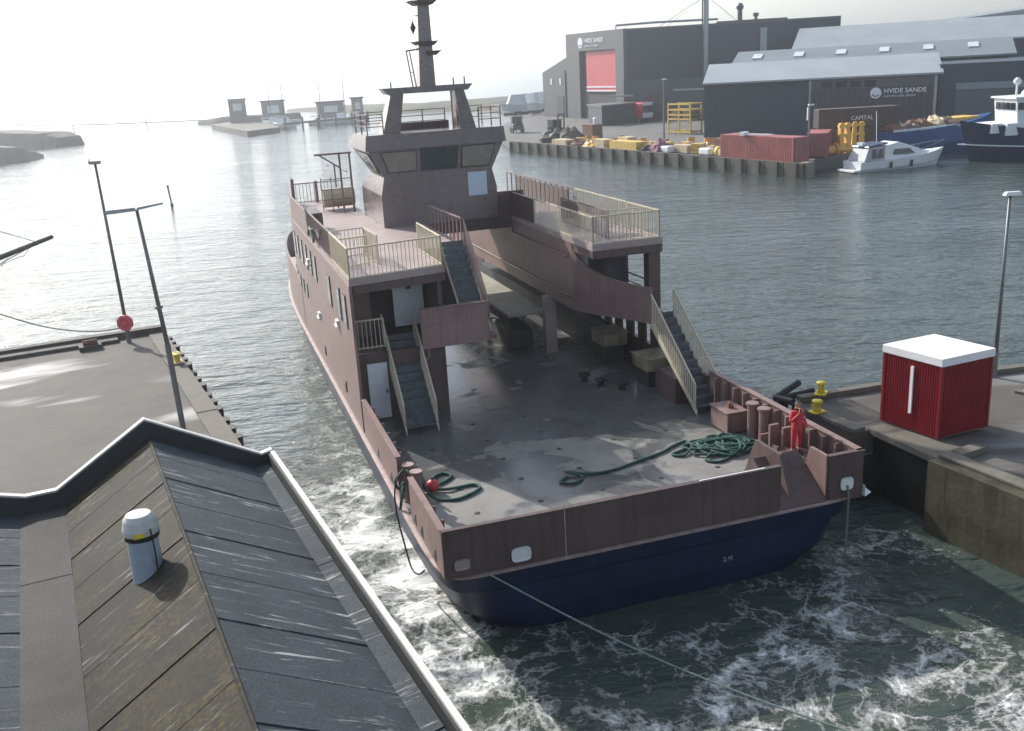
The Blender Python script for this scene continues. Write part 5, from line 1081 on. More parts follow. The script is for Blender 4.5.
# lower annexe to the left
B0 = (11.4, 249.0); ax = thing('hall_annexe', 'lower dark grey annexe with sloping roof left of the tall hall', 'annexe', (0, 0, 0))
MB().hexa([(B0[0], B0[1], FZ), (A0[0] - .05, A0[1] + .1, FZ), (A0[0] + 18, A0[1] + 12, FZ), (B0[0] + 18, B0[1] + 12, FZ)], [(B0[0], B0[1], 11.6), (A0[0] - .05, A0[1] + .1, 15.2), (A0[0] + 18, A0[1] + 12, 15.2), (B0[0] + 18, B0[1] + 12, 11.6)]).build('walls', 'grey_clad', ax)
for t in (.30, .62): face_box(MB(), B0, A0, t, t + .06, 8.8, 10.2, .01, .12).build('window', 'skylight', ax)
face_box(MB(), B0, A0, .50, .74, FZ, 6.2, .01, .14).build('door', 'navy', ax)
for t in (.80, .93): face_box(MB(), B0, A0, t, t + .03, FZ, 12, .01, .2).build('down_pipe', 'navy', ax)
# low garage and side hall in front of the big hall
gr = thing('garage', 'low dark flat-roofed garage in front of the red roller door', 'garage', (0, 0, 0))
G0, G1, G2 = (18.6, 209.0), (20.4, 199.5), (27.6, 205.2)
MB().prism([G0, G1, G2, (26, 212)], FZ, 5.0).build('walls', 'navy', gr); MB().prism([(18.3, 209.2), (20.3, 199.0), (28.1, 205.0), (26, 212.4)], 5.0, 5.35).build('roof', 'grey_clad', gr)
face_box(MB(), G1, G2, .25, .62, FZ, 4.3, .01, .1).build('door', 'darkint', gr)
lh = thing('side_hall', 'long low dark hall with a pale lintel behind the parked truck', 'hall', (0, 0, 0))
L0, L1 = (28.5, 210.0), (46.0, 196.0)
MB().prism([(26.3, 211.5), L0, L1, (52, 205)], FZ, 9.4).build('walls', 'navy', lh)
face_box(MB(), L0, L1, .10, .32, FZ, 6.6, .01, .15).build('doorway', 'darkint', lh)
face_box(MB(), L0, L1, .40, .70, 7.2, 7.5, .01, .25).build('lintel', 'steel', lh)
MB().prism([(22.5, 212.3), (26.0, 210.5), (29, 210.2), (28, 213)], 6.3, 6.7).build('canopy', 'steel', lh)
# shed with the pale roof
S0, S1 = (31.9, 157.2), (63.2, 146.2)
sh = thing('boat_shed', 'long navy shed with pale sloping roof behind the containers', 'shed', (0, 0, 0))
Sm = lerp2(S0, S1, .47); bk = Vector((5.5, 15.5))
MB().prism([S0, Sm, (Sm[0] + bk.x, Sm[1] + bk.y), (S0[0] + bk.x, S0[1] + bk.y)], FZ, 9.3).build('walls', 'navy', sh)
MB().prism([(Sm[0] + .01, Sm[1]), S1, (S1[0] + bk.x, S1[1] + bk.y), (Sm[0] + bk.x, Sm[1] + bk.y)], FZ, 9.3).build('walls', 'maroonwall', sh)  # window reflection painted in as wall colour
rb_ = MB(); ribs(rb_, S0, S1, FZ + .1, 9.2, 40, .05); rb_.build('cladding_ribs', 'navy', sh)
MB().hexa([(S0[0] - .4, S0[1] - .8, 9.35), (S1[0] + .3, S1[1] - .9, 9.35), (S1[0] + 3.6, S1[1] + 9, 11.9), (S0[0] + 2.6, S0[1] + 9, 11.9)], [(S0[0] - .4, S0[1] - .8, 9.6), (S1[0] + .3, S1[1] - .9, 9.6), (S1[0] + 3.6, S1[1] + 9, 12.2), (S0[0] + 2.6, S0[1] + 9, 12.2)]).build('roof', 'roofpale', sh)
face_box(MB(), S0, S1, .47, .985, 7.9, 9.25, .06, .12).build('grey_fascia', 'grey_clad', sh)
for t in (.52, .58, .64, .70): face_box(MB(), S0, S1, t, t + .045, 8.05, 8.9, .13, .2).build('window', 'glass', sh)
face_box(MB(), S0, S1, .465, .475, FZ, 9.2, .06, .25).build('down_pipe', 'steel', sh)
face_box(MB(), S0, S1, .985, .995, FZ, 9.2, .06, .25).build('down_pipe', 'steel', sh)
logo(sh, S0, S1, .745, 7.0, .92, out=.3)
# two halls behind with grey roofs and skylights
h3 = thing('skylight_hall', 'long hall with mid-grey roof and a row of skylights behind the pale-roofed shed', 'hall', (0, 0, 0))
T0, T1 = (41.0, 178.0), (83.0, 166.0)
MB().prism([T0, T1, (90, 186), (48, 198)], FZ, 11.0).build('walls', 'navy', h3)
def roofq(z0, z1, e0, e1, dx, dy, m, par, th=.25):
    return MB().hexa([(e0[0], e0[1], z0), (e1[0], e1[1], z0), (e1[0] + dx, e1[1] + dy, z1), (e0[0] + dx, e0[1] + dy, z1)], [(e0[0], e0[1], z0 + th), (e1[0], e1[1], z0 + th), (e1[0] + dx, e1[1] + dy, z1 + th), (e0[0] + dx, e0[1] + dy, z1 + th)]).build('roof', m, par)
E0, E1 = (40.2, 177.2), (83.6, 164.8)
rf = roofq(11.05, 13.6, E0, E1, 4, 10, 'roofmid', h3)
for i in range(6):
    t = .07 + i * .155; p, q = lerp2(E0, E1, t), lerp2(E0, E1, t + .035)
    f0, f1 = .45, .72
    MB().hexa([(p[0] + 4 * f0, p[1] + 10 * f0, 11.35 + 2.55 * f0), (q[0] + 4 * f0, q[1] + 10 * f0, 11.35 + 2.55 * f0), (q[0] + 4 * f1, q[1] + 10 * f1, 11.35 + 2.55 * f1), (p[0] + 4 * f1, p[1] + 10 * f1, 11.35 + 2.55 * f1)],
              [(p[0] + 4 * f0, p[1] + 10 * f0, 11.5 + 2.55 * f0), (q[0] + 4 * f0, q[1] + 10 * f0, 11.5 + 2.55 * f0), (q[0] + 4 * f1, q[1] + 10 * f1, 11.5 + 2.55 * f1), (p[0] + 4 * f1, p[1] + 10 * f1, 11.5 + 2.55 * f1)]).build('skylight', 'skylight', rf)
h4 = thing('rear_hall', 'rearmost hall with long pale metal roof at the right edge', 'hall', (0, 0, 0))
K0, K1 = (57, 196), (130, 176)
MB().prism([K0, K1, (140, 205), (66, 225)], FZ, 13.4).build('walls', 'navy', h4)
roofq(13.45, 17.4, (56, 195), (131, 174.5), 5, 12, 'roofpale', h4)
h5 = thing('waterside_hall', 'dark hall with pale strip and grey door behind the fishing vessel', 'hall', (0, 0, 0))
W0, W1 = (63.8, 147.2), (105, 131)
MB().prism([W0, W1, (112, 160), (71, 172)], FZ, 10.6).build('walls', 'navy', h5)
face_box(MB(), W0, W1, .05, .26, 2.2, 7.0, .01, .15).build('door', 'grey_clad', h5); face_box(MB(), W0, W1, .05, .26, 7.0, 7.9, .01, .3).build('door_header', 'roofmid', h5)
face_box(MB(), W0, W1, .31, .8, 7.0, 7.4, .01, .5).build('pale_strip', 'roofmid', h5)
face_box(MB(), W0, W1, .49, .56, FZ, 10.5, .01, .1).build('wall_panel', 'maroonwall', h5)
h6 = thing('distant_hangar', 'distant low grey roof showing above the rear hall', 'hall', (0, 0, 0))
MB().hexa([(118, 300, FZ), (165, 300, FZ), (165, 330, FZ), (118, 330, FZ)], [(118, 300, 18), (165, 300, 22), (165, 330, 22), (118, 330, 18)]).build('walls', 'roofmid', h6)
for x in (166, 172, 185, 205): MB().obox((x, 305), 6 + x % 5, 6, FZ, 21 + (x % 3), 0).build('roof_unit', 'grey_clad', h6)

# ------------------------------------------------------------------ far quay: containers, truck, clutter
def container(loc, rotz, L_, m, label, h=2.9, w_=2.44, txt=None):
    c = thing('container', label, 'container', loc, rotz)
    b = MB(); b.box(0.03, w_ - .03, .03, L_ - .03, .14, h - .03); b.build('box', m, c)
    pitch = .28
    for nm, fx in (('side_ribs', 0.0), ('side_ribs', w_ - .06)):
        b = MB()
        for i in range(int(L_ / pitch)): b.box(fx - .015, fx + .075, .12 + i * pitch, .12 + i * pitch + .14, .16, h - .1)
        o = b.build(nm, m, c); o['kind'] = 'stuff'
    for x in (0, w_ - .16):
        for y in (0, L_ - .16): MB().box(x - .02, x + .18, y - .02, y + .18, 0, h).build('corner_post', m, c)
    MB().box(.2, w_ - .2, -.03, .04, .2, h - .15).build('end_door', m, c)
    for x in (.5, .95, 1.45, 1.9): MB().tube([(x, -.07, .2), (x, -.07, h - .2)], .025, 5).build('lock_rod', 'steel', c)
    return c
ca = R(25.5)
container((33.3, 114.2, FZ), ca + R(2), 12.6, 'contred', 'long red corrugated container at the corner of the far quay')
container((36.2, 119.0, FZ), ca - R(48), 6.0, 'contred', 'short red container behind the long one, beside the yellow stands')
container((40.2, 130.6, FZ), R(-93), 10.5, 'contmaroon', 'plain brown container under the one with pale lettering', 2.5)
cm = container((40.6, 130.5, FZ + 2.5), R(-93), 10.0, 'contmaroon', 'brown shipping container with pale lettering, upper one of its stack', 2.5)
text('container_lettering', 'CAPITAL', .72, 'letter', cm, (2.53, 4.0, 1.0), (0, 1, 0), (0, 0, 1), .02)
tl = thing('ladder_frame', 'pale ladder frame lying on top of the long red container', 'ladder', (31.6, 118.6, FZ + 2.9), ca + R(12))
MB().bar((-.3, -.4, .15), (-.1, 3.4, .15), .12).bar((.3, -.4, .15), (.4, 3.4, .15), .12).bar((-.25, .2, .15), (.32, .2, .15), .1).bar((-.2, 2.4, .15), (.36, 2.4, .15), .1).box(-.5, .5, 3.2, 3.9, 0, .4).build('frame', 'letter', tl)
tr = thing('truck', 'red truck with white cab front parked before the side hall', 'truck', (29.9, 203.0, FZ), R(30))
MB().prism([(-1.3, 0), (1.3, 0), (1.3, 2.3), (-1.3, 2.3)], .9, 3.9).build('cab', 'truckred', tr, bevel=.2)
MB().box(-1.2, 1.2, -.1, -.003, 2.0, 3.2).build('windscreen', 'glass', tr); MB().box(-1.25, 1.25, -.12, -.003, .95, 1.9).build('white_front', 'letter', tr); MB().box(-1.2, 1.2, -.12, -.003, 3.3, 3.9).build('sun_visor', 'letter', tr)
for x in (-.9, .9): MB().box(x - .25, x + .25, -.2, -.121, 1.0, 1.3).build('headlight', 'skylight', tr)
MB().box(-1.28, 1.28, 2.5, 9, 1.2, 3.9).build('cargo_box', 'truckred', tr, bevel=.05)
for y in (1.1, 4.5, 7.5):
    for x in (-1.15, 1.15): MB().tube([(x - .15, y, .5), (x + .15, y, .5)], .5, 12).build('wheel', 'black', tr)
yf = thing('yellow_rack', 'yellow steel rack of stacked frames standing before the navy shed', 'rack', (30.9, 168.2, FZ), R(-58 + 90))
b = MB()
for x in (-.5, 2.2, 4.9):
    for y in (0, 2.4): b.bar((y - 1.2, x - 2.2, 0), (y - 1.2, x - 2.2, 5.0), .22)
for z in (.4, 2.4, 3.1, 3.9, 4.8):
    for y in (0, 2.4): b.bar((y - 1.2, -2.8, z), (y - 1.2, 2.8, z), .24)
    for x in (-2.7, 0, 2.7): b.bar((-1.3, x, z), (1.3, x, z), .2)
b.build('frame', 'wood', yf)
for i, (x, z) in enumerate(((-1.5, 2.55), (1.2, 2.55), (-1.5, 3.25), (1.2, 3.25))): MB().box(-1.0, 1.0, x - 1.0, x + 1.0, z, z + .5).build('load', 'box', yf)
for loc, h_, lab in (((23.7, 145.3), 9.3, 'slim lamp post on the far quay edge before the truck'), ((35.9, 160.5), 9.0, 'pale pole standing at the left corner of the navy shed'), ((35.7, 116.3), 6.2, 'short mast with white lamp behind the corner of the long container')):
    o = thing('quay_lamp', lab, 'street lamp', (loc[0], loc[1], FZ)); MB().tube([(0, 0, 0), (0, 0, h_)], .14 if h_ > 7 else .09, 8, .09).build('pole', 'galv', o); MB().box(-.18, .45, -.15, .15, h_, h_ + .18).build('lamp_head', 'letter', o)
    if h_ < 7: MB().box(-.28, -.1, -.1, .1, h_ - 1.6, h_ - .2).build('box', 'letter', o)
# stacks and heaps near the edge
E_ = Vector((-.476, .879))       # along the quay, away
def near_edge(t, inset_): p = d0 + dd * t - nrm * inset_; return (p.x, p.y, FZ)
QR = math.atan2(dd.y, dd.x)
def stack(t, ins, L_, D_, H_, m, label, cat='timber', rows=4, layers=4, name='timber_stack'):
    o = thing(name, label, cat, near_edge(t, ins), QR)
    for j in range(layers):
        for i in range(rows):
            y0 = -D_ / 2 + D_ * i / rows
            MB().box(-L_ / 2 + .1 * ((i + j) % 2), L_ / 2 - .12 * ((i * 3 + j) % 2), y0 + .02, y0 + D_ / rows - .02, .1 + H_ * j / layers, .1 + H_ * (j + 1) / layers - .03).build('plank', m, o)
    for x in (-L_ / 3, L_ / 3): MB().box(x - .08, x + .08, -D_ / 2, D_ / 2, 0, .098).build('bearer', 'timberdark', o)
stack(.465, 1.6, 6.6, 2.0, 1.2, 'wood', 'long yellow timber stack on the far quay edge')
stack(.375, 1.7, 2.4, 2.0, 1.2, 'woodpale', 'short pale timber stack left of the long yellow one', rows=3)
stack(.42, 3.6, 2.6, 1.6, 1.5, 'woodpale', 'timber stack behind the gap between two edge stacks', rows=3)
stack(.63, 3.0, 3.0, 1.8, 1.0, 'woodpale', 'pale pallet stack beside the purple net heap', rows=3)
stack(.70, 6.5, 5.0, 1.6, 1.7, 'rust', 'rusty beam stack in front of the yellow rack', 'steel beams', 3, 3, 'beam_stack')
stack(.20, 1.8, 4.2, 1.8, .8, 'woodpale', 'low pale plank stack at the left part of the far quay edge', rows=3, layers=2)
def heap(t, ins, rx, ry, rz, m, label, cat, seed, name):
    o = thing(name, label, cat, near_edge(t, ins), QR); MB().blob((0, 0, 0), rx, ry, rz, seed, 12, 5, .5).build('pile', m, o); MB().blob((rx * .5, ry * .3, 0), rx * .6, ry * .7, rz * .6, seed + 1, 10, 4, .6).build('pile', m, o)
heap(.575, 1.8, 1.6, 1.3, 1.6, 'netpurple', 'purple heap of nets on the far quay edge', 'nets', 3, 'net_heap')
heap(.535, 1.7, 1.2, 1.0, .8, 'black', 'black gear heap beside the long yellow timber', 'gear', 5, 'gear_heap')
heap(.25, 2.2, 1.8, 1.2, .9, 'rust', 'rusty chain heap at the left of the far quay edge', 'chain', 7, 'chain_heap')
heap(.31, 2.0, 1.6, 1.2, .8, 'orange', 'orange-yellow gear heap on the left of the far quay edge', 'gear', 9, 'gear_heap')
heap(.66, 5.0, 1.8, 1.4, 1.1, 'woodpale', 'pale sack heap behind the pallet stack', 'sacks', 13, 'sack_heap')
heap(.10, 4, 3.2, 2.0, 2.0, 'black', 'large dark gear heap at the far left end of the quay', 'gear', 15, 'gear_heap')
heap(.16, 5, 2.6, 2.0, 2.2, 'timberdark', 'dark machinery heap near the left end of the quay', 'gear', 17, 'gear_heap')
for t, ins, m, lab, cat in ((.715, 2.0, 'letter', 'white wrapped bundle on the far quay near the long container', 'bundle'), (.775, 1.8, 'woodpale', 'beige wrapped bundle against the end of the long container', 'bundle'), (.60, 1.5, 'letter', 'low white box at the edge beside the purple nets', 'box')):
    o = thing('wrapped_bundle', lab, cat, near_edge(t, ins), QR); MB().box(-1.0, 1.0, -.6, .6, .1, .95).build('wrap', m, o, bevel=.18); MB().box(-.9, -.7, -.55, .55, 0, .1).build('bearer', 'timberdark', o); MB().box(.7, .9, -.55, .55, 0, .1).build('bearer', 'timberdark', o)
o = thing('yellow_buoy', 'round yellow buoy standing between the bundles by the long container', 'buoy', near_edge(.75, 2.0)); MB().lathe([(.2, 0), (.55, .25), (.65, .7), (.5, 1.1), (.15, 1.3)], (0, 0), 14).build('float', 'yellow', o, smooth=True); MB().lathe([(.08, 1.3), (.08, 1.5)], (0, 0), 8).build('eye', 'galv', o)
o = thing('rust_box', 'rust-red steel box standing in the yard before the garage', 'box', (15.6, 168.5, FZ), QR); MB().box(-1.5, 1.5, -1, 1, 0, 2.2).build('box', 'rust', o, bevel=.05); MB().box(-1.55, 1.55, -1.05, 1.05, 2.2, 2.35).build('lid', 'rust', o); MB().lathe([(.4, 2.35), (.4, 3.3), (.2, 3.5)], (.6, .2), 10).build('tank', 'letter', o)
def buoystand(loc, rotz, label):
    o = thing('yellow_stand', label, 'stand', loc, rotz, 'yellow stands')
    for x in (-.5, .5): MB().hexa([(x - .28, -.5, 0), (x + .28, -.5, 0), (x + .28, .5, 0), (x - .28, .5, 0)], [(x * .8 - .2, -.3, 3.6), (x * .8 + .2, -.3, 3.6), (x * .8 + .2, .3, 3.6), (x * .8 - .2, .3, 3.6)]).build('leg', 'orange', o)
    for z in (.9, 2.0, 3.1): MB().box(-.75, .75, -.25, .25, z, z + .3).build('cross_piece', 'yellow', o)
    MB().tube([(-.9, -.6, .5), (.9, -.6, .5)], .35, 10).build('roller', 'orange', o)
buoystand((41.9, 122.6, FZ), R(10), 'left one of the two yellow stands behind the white yacht')
buoystand((43.9, 123.4, FZ), R(-12), 'right one of the two yellow stands behind the white yacht')
o = thing('yellow_pipe', 'orange-yellow pipe segments lying left of the yellow stands', 'pipe', (39.0, 120.6, FZ), R(20)); MB().tube([(-1.2, 0, .6), (1.3, 0, .6)], .55, 12).build('pipe', 'orange', o); MB().tube([(-1.35, 0, .6), (-1.2, 0, .6)], .85, 12).build('flange', 'orange', o); MB().tube([(1.3, 0, .6), (1.5, 0, .6)], .85, 12).build('flange', 'orange', o)
g3 = random.Random(21); crate0 = drum0 = None
for i in range(16):
    t_ = .22 + i * .034 + .01 * g3.random(); loc = near_edge(t_, 2.6 + 2.2 * g3.random())
    if crate0 is None:
        crate0 = thing('crate', 'small wooden crate among the clutter along the far quay edge', 'crate', loc, 0.0, 'crates on the far quay')
        for z in (0.05, .38, .71): MB().box(-.6, .6, -.45, .45, z, z + .28).build('board', 'wood', crate0)
        MB().box(-.63, -.5, -.48, .48, 0, 1.0).build('batten', 'woodpale', crate0); MB().box(.5, .63, -.48, .48, 0, 1.0).build('batten', 'woodpale', crate0)
    else: copy_thing(crate0, loc, g3.random() * 3, crate0['label']).scale = [.7 + .7 * g3.random()] * 3
for i in range(12):
    t_ = .18 + i * .05 + .01 * g3.random(); loc = near_edge(t_, 3.2 + 3.5 * g3.random())
    if drum0 is None:
        drum0 = thing('drum', 'small orange drum among the clutter along the far quay edge', 'drum', loc, 0.0, 'drums on the far quay')
        MB().lathe([(.3, 0), (.32, .3), (.3, .32), (.32, .6), (.3, .9)], (0, 0), 10).build('barrel', 'orange', drum0); MB().lathe([(.28, .9), (.28, .94)], (0, 0), 10).build('lid', 'rust', drum0)
    else: copy_thing(drum0, loc, 0, drum0['label']).scale = [1 + .8 * g3.random()] * 3
# yard vehicles on the left of the far quay
for i, (x, y, a_, m, lab) in enumerate(((9.8, 176.5, .5, 'timberdark', 'dark forklift with raised mast near the left end of the quay'), (3.5, 195, .2, 'navy', 'dark loader parked at the far left end of the yard'))):
    o = thing('yard_vehicle', lab, 'vehicle', (x, y, FZ), a_); MB().box(-1, 1, -1.8, 1.2, .6, 1.7).build('body', m, o, bevel=.15)
    MB().box(-.9, .9, -.8, .9, 1.7, 2.9).build('cab', 'glass', o); MB().box(-1, 1, -.9, 1.0, 2.9, 3.05).build('roof', m, o); MB().box(-.7, -.5, -2.2, -2.0, .3, 4.0).box(.5, .7, -2.2, -2.0, .3, 4.0).box(-.7, .7, -2.2, -2.05, 3.8, 4.0).build('mast', 'timberdark', o)
    for sx in (-1, 1):
        for yy in (-1.2, .7): MB().tube([(sx * 1.0 - .15, yy, .5), (sx * 1.0 + .15, yy, .5)], .5, 10).build('wheel', 'black', o)
for i, (x, y, s_) in enumerate(((8.0, 268, 1.0), (10.8, 275, 1.15), (4.5, 262, .8))):
    o = thing('boat_on_land', ('white cabin boat on land left of the annexe', 'rear white cabin boat on land beside the annexe', 'small white cabin boat at the left of the yard')[i], 'boat', (x, y, FZ), R(60 + 20 * i))
    MB().loft([[(-1.4 * s_, -4 * s_, 2.6), (1.4 * s_, -4 * s_, 2.6), (.6 * s_, -4 * s_, .8), (-.6 * s_, -4 * s_, .8)], [(-1.5 * s_, 1 * s_, 2.8), (1.5 * s_, 1 * s_, 2.8), (.5 * s_, 1 * s_, .7), (-.5 * s_, 1 * s_, .7)], [(-.1, 5 * s_, 3.2), (.1, 5 * s_, 3.2), (.05, 4 * s_, 1.4), (-.05, 4 * s_, 1.4)]]).build('hull', 'gelcoat', o)
    MB().hexa([(-1.1, -3, 2.7), (1.1, -3, 2.7), (1.0, 2, 2.8), (-1.0, 2, 2.8)], [(-.9, -2.6, 5.2), (.9, -2.6, 5.2), (.8, 1, 5.2), (-.8, 1, 5.2)]).build('cabin', 'gelcoat', o); MB().box(-.4, .4, -3.5, 3, 0, .75).build('cradle', 'timberdark', o)

# ------------------------------------------------------------------ boats
def hull_rings(L_, B_, z_deck, z_bot, bow_rise, k_=9, tr=.85):
    rings = []
    for i in range(k_):
        t = i / (k_ - 1); y = L_ * t
        w_ = B_ / 2 * (tr + (1 - tr) * min(1, t * 3)) * (1 - max(0, (t - .45) / .55) ** 2.2) + .04
        zd = z_deck + bow_rise * t ** 2
        yb = y - max(0, t - .6) * L_ * .22
        rings.append([(-w_, y, zd), (-w_ * .93, y * .5 + yb * .5, (zd + z_bot) * .45), (-w_ * .62, yb, z_bot), (w_ * .62, yb, z_bot), (w_ * .93, y * .5 + yb * .5, (zd + z_bot) * .45), (w_, y, zd)])
    return rings
yr = math.atan2(-(52.1 - 40.1), 118.6 - 114.9)     # bow to the right
ya = thing('motor_yacht', 'white motor yacht with canopy and dark windows moored in front of the blue vessel', 'yacht', (40.3, 114.8, 0), yr)
MB().loft(hull_rings(12.6, 3.9, 1.15, -.4, .75)).build('hull', 'gelcoat', ya, smooth=False)
MB().box(-1.6, 1.6, -.9, -.02, .05, .32).build('swim_platform', 'gelcoat', ya, bevel=.06)
cbn = MB().loft([[(-1.6, 3.2, 1.2), (1.6, 3.2, 1.2), (1.45, 3.3, 2.75), (-1.45, 3.3, 2.75)], [(-1.65, 5.4, 1.25), (1.65, 5.4, 1.25), (1.35, 5.2, 3.1), (-1.35, 5.2, 3.1)], [(-1.5, 7.6, 1.35), (1.5, 7.6, 1.35), (1.1, 6.9, 2.6), (-1.1, 6.9, 2.6)], [(-.9, 10.2, 1.65), (.9, 10.2, 1.65), (.5, 9.6, 1.8), (-.5, 9.6, 1.8)]]).build('cabin', 'gelcoat', ya, bevel=.08)
for s_ in (-1, 1):
    MB().loft([[(s_ * 1.60, 4.3, 1.75), (s_ * 1.52, 4.6, 2.35), (s_ * 1.44, 6.6, 2.3), (s_ * 1.58, 7.3, 1.7)], [(s_ * 1.68, 4.3, 1.75), (s_ * 1.60, 4.6, 2.35), (s_ * 1.52, 6.6, 2.3), (s_ * 1.66, 7.3, 1.7)]]).build('window', 'glass', cbn)
cn = MB().loft([[(-1.55, .5, 1.2), (1.55, .5, 1.2), (1.35, 1.2, 2.7), (-1.35, 1.2, 2.7)], [(-1.55, 3.15, 1.2), (1.55, 3.15, 1.2), (1.42, 3.15, 2.75), (-1.42, 3.15, 2.75)]]).build('canopy', 'canopy', ya)
for s_ in (-1, 1):
    for y0, y1 in ((1.5, 2.15), (2.3, 3.0)): MB().hexa([(s_ * 1.50, y0, 1.45), (s_ * 1.60, y0, 1.45), (s_ * 1.60, y1, 1.45), (s_ * 1.50, y1, 1.45)], [(s_ * 1.42, y0 + .15, 2.5), (s_ * 1.50, y0 + .15, 2.5), (s_ * 1.50, y1, 2.5), (s_ * 1.42, y1, 2.5)]).build('window', 'glass', cn)
MB().hexa([(-1.5, 1.0, 2.72), (1.5, 1.0, 2.72), (1.5, 3.6, 3.0), (-1.5, 3.6, 3.0)], [(-1.4, 1.1, 2.85), (1.4, 1.1, 2.85), (1.4, 3.6, 3.15), (-1.4, 3.6, 3.15)]).build('canopy_top', 'navyhull', ya)
MB().bar((0, 3.2, 3.1), (0, 3.0, 6.6), .06).build('antenna', 'letter', ya); MB().box(-.5, .5, .9, 1.5, 2.86, 3.2).build('dinghy', 'bluewhite', ya)
rl = MB()
for s_ in (-1, 1):
    pts = [(s_ * 1.6, 8, 2.1), (s_ * 1.2, 10, 2.4), (s_ * .5, 11.8, 2.65), (0, 12.6, 2.75)]
    rl.tube(pts, .03, 5)
    for p in pts[:3]: rl.tube([p, (p[0], p[1], p[2] - .75)], .025, 4)
rl.build('bow_rail', 'steel', ya)
for y in (3.8, 6.6):
    for s_ in (-1,): MB().tube([(s_ * 1.98, y, .3), (s_ * 2.02, y, 1.0)], .14, 8).build('fender', 'black', ya)
for y in (8.0, 9.2):
    MB().box(-1.60 + .25 * (y - 8), -1.50 + .25 * (y - 8), y, y + .5, 1.05, 1.2).build('porthole', 'glass', ya)
for s_ in (1,):
    for y in (3.8, 6.6): MB().tube([(s_ * 1.98, y, .3), (s_ * 2.02, y, 1.0)], .14, 8).build('fender', 'black', ya)
# big blue vessel lying behind the yacht
bv = thing('blue_vessel', 'long mid-blue vessel loaded with rusty gear lying behind the white yacht', 'ship', (48.0, 127.6, 0), R(-68))
MB().loft(hull_rings(19, 5.6, 3.2, -.5, 1.2, 11)).build('hull', 'midblue', bv)
for i in range(7):
    g2 = random.Random(i); MB().blob((-.8 + 1.6 * g2.random(), 1.5 + i * 1.5, 3.2), 1.3 + g2.random(), 1.1, .7 + .8 * g2.random(), i + 30, 9, 4, .6).build('gear_pile', ('rust', 'woodpale', 'contmaroon', 'rust')[i % 4], bv)
MB().box(-2.0, 1.0, 10.5, 16, 3.6, 4.2).build('timber_load', 'wood', bv); MB().box(-2.75, -2.5, 0, 15, 3.3, 3.55).build('bulwark_rail', 'bluewhite', bv); MB().box(2.5, 2.75, 0, 15, 3.3, 3.55).build('bulwark_rail', 'bluewhite', bv)
# fishing vessel at the right edge
fv = thing('fishing_vessel', 'navy blue fishing vessel with white wheelhouse at the right edge', 'fishing vessel', (73.9, 120.5, 0), R(96))
MB().loft(hull_rings(20, 6.0, 2.8, -.6, 2.0, 11)).build('hull', 'navyhull', fv)
MB().loft([[(x * 1.012 + math.copysign(.02, x), y, z) for x, y, z in ((r_[0][0], r_[0][1], r_[0][2] * .42), (r_[5][0], r_[5][1], r_[5][2] * .42), (r_[5][0], r_[5][1], r_[5][2] * .42 + .12), (r_[0][0], r_[0][1], r_[0][2] * .42 + .12))] for r_ in hull_rings(20, 6.0, 2.8, -.6, 2.0, 11)]).build('white_line', 'letter', fv)
MB().box(-2.4, 2.4, 5.5, 15.5, 2.9, 4.3).build('deckhouse', 'gelcoat', fv, bevel=.05)
wh2 = MB().loft([[(-2.2, 6.5, 4.31), (2.2, 6.5, 4.31), (2.2, 14.2, 4.31), (-2.2, 14.2, 4.31)], [(-2.25, 6.5, 7.0), (2.25, 6.5, 7.0), (2.25, 14.5, 7.0), (-2.25, 14.5, 7.0)]]).build('wheelhouse', 'gelcoat', fv)
MB().box(-2.5, 2.5, 6.2, 14.8, 7.0, 7.2).build('wheelhouse_roof', 'gelcoat', fv)
for s_ in (-1, 1):
    for i in range(6): MB().box(s_ * 2.27 - .04, s_ * 2.27 + .04, 7.3 + i * 1.22, 8.15 + i * 1.22, 5.75, 6.55).build('window', 'glass', wh2)
for i in range(4): MB().box(-1.9 + i * .98, -1.15 + i * .98, 14.42, 14.52, 5.75, 6.55).build('window', 'glass', wh2)
MB().box(-1.8, 1.8, 15.6, 17.0, 3.2, 4.3).build('foredeck_box', 'gelcoat', fv, bevel=.05)
MB().tube([(0, 9.0, 7.2), (0, 9.0, 10.6)], .22, 8, .12).bar((-1.0, 9.0, 10.0), (1.0, 9.0, 10.0), .12).bar((0, 10.8, 7.2), (0, 9.1, 9.4), .1).bar((0, 7.6, 10.5), (0, 10, 10.7), .12).build('mast', 'gelcoat', fv)
MB().tube([(0, 13.2, 7.2), (0, 13.2, 8.4)], .12, 8).lathe([(.1, 8.4), (.42, 8.7), (.42, 9.0), (.15, 9.3)], (0, 13.2), 12).build('radar_dome', 'gelcoat', fv); MB().lathe([(.5, 7.2), (.5, 7.5), (.2, 7.85)], (.6, 11.6), 12).build('satellite_dome', 'gelcoat', fv)
MB().box(-.7, .7, 5.2, 7.2, 7.2, 8.4).build('funnel', 'contmaroon', fv)

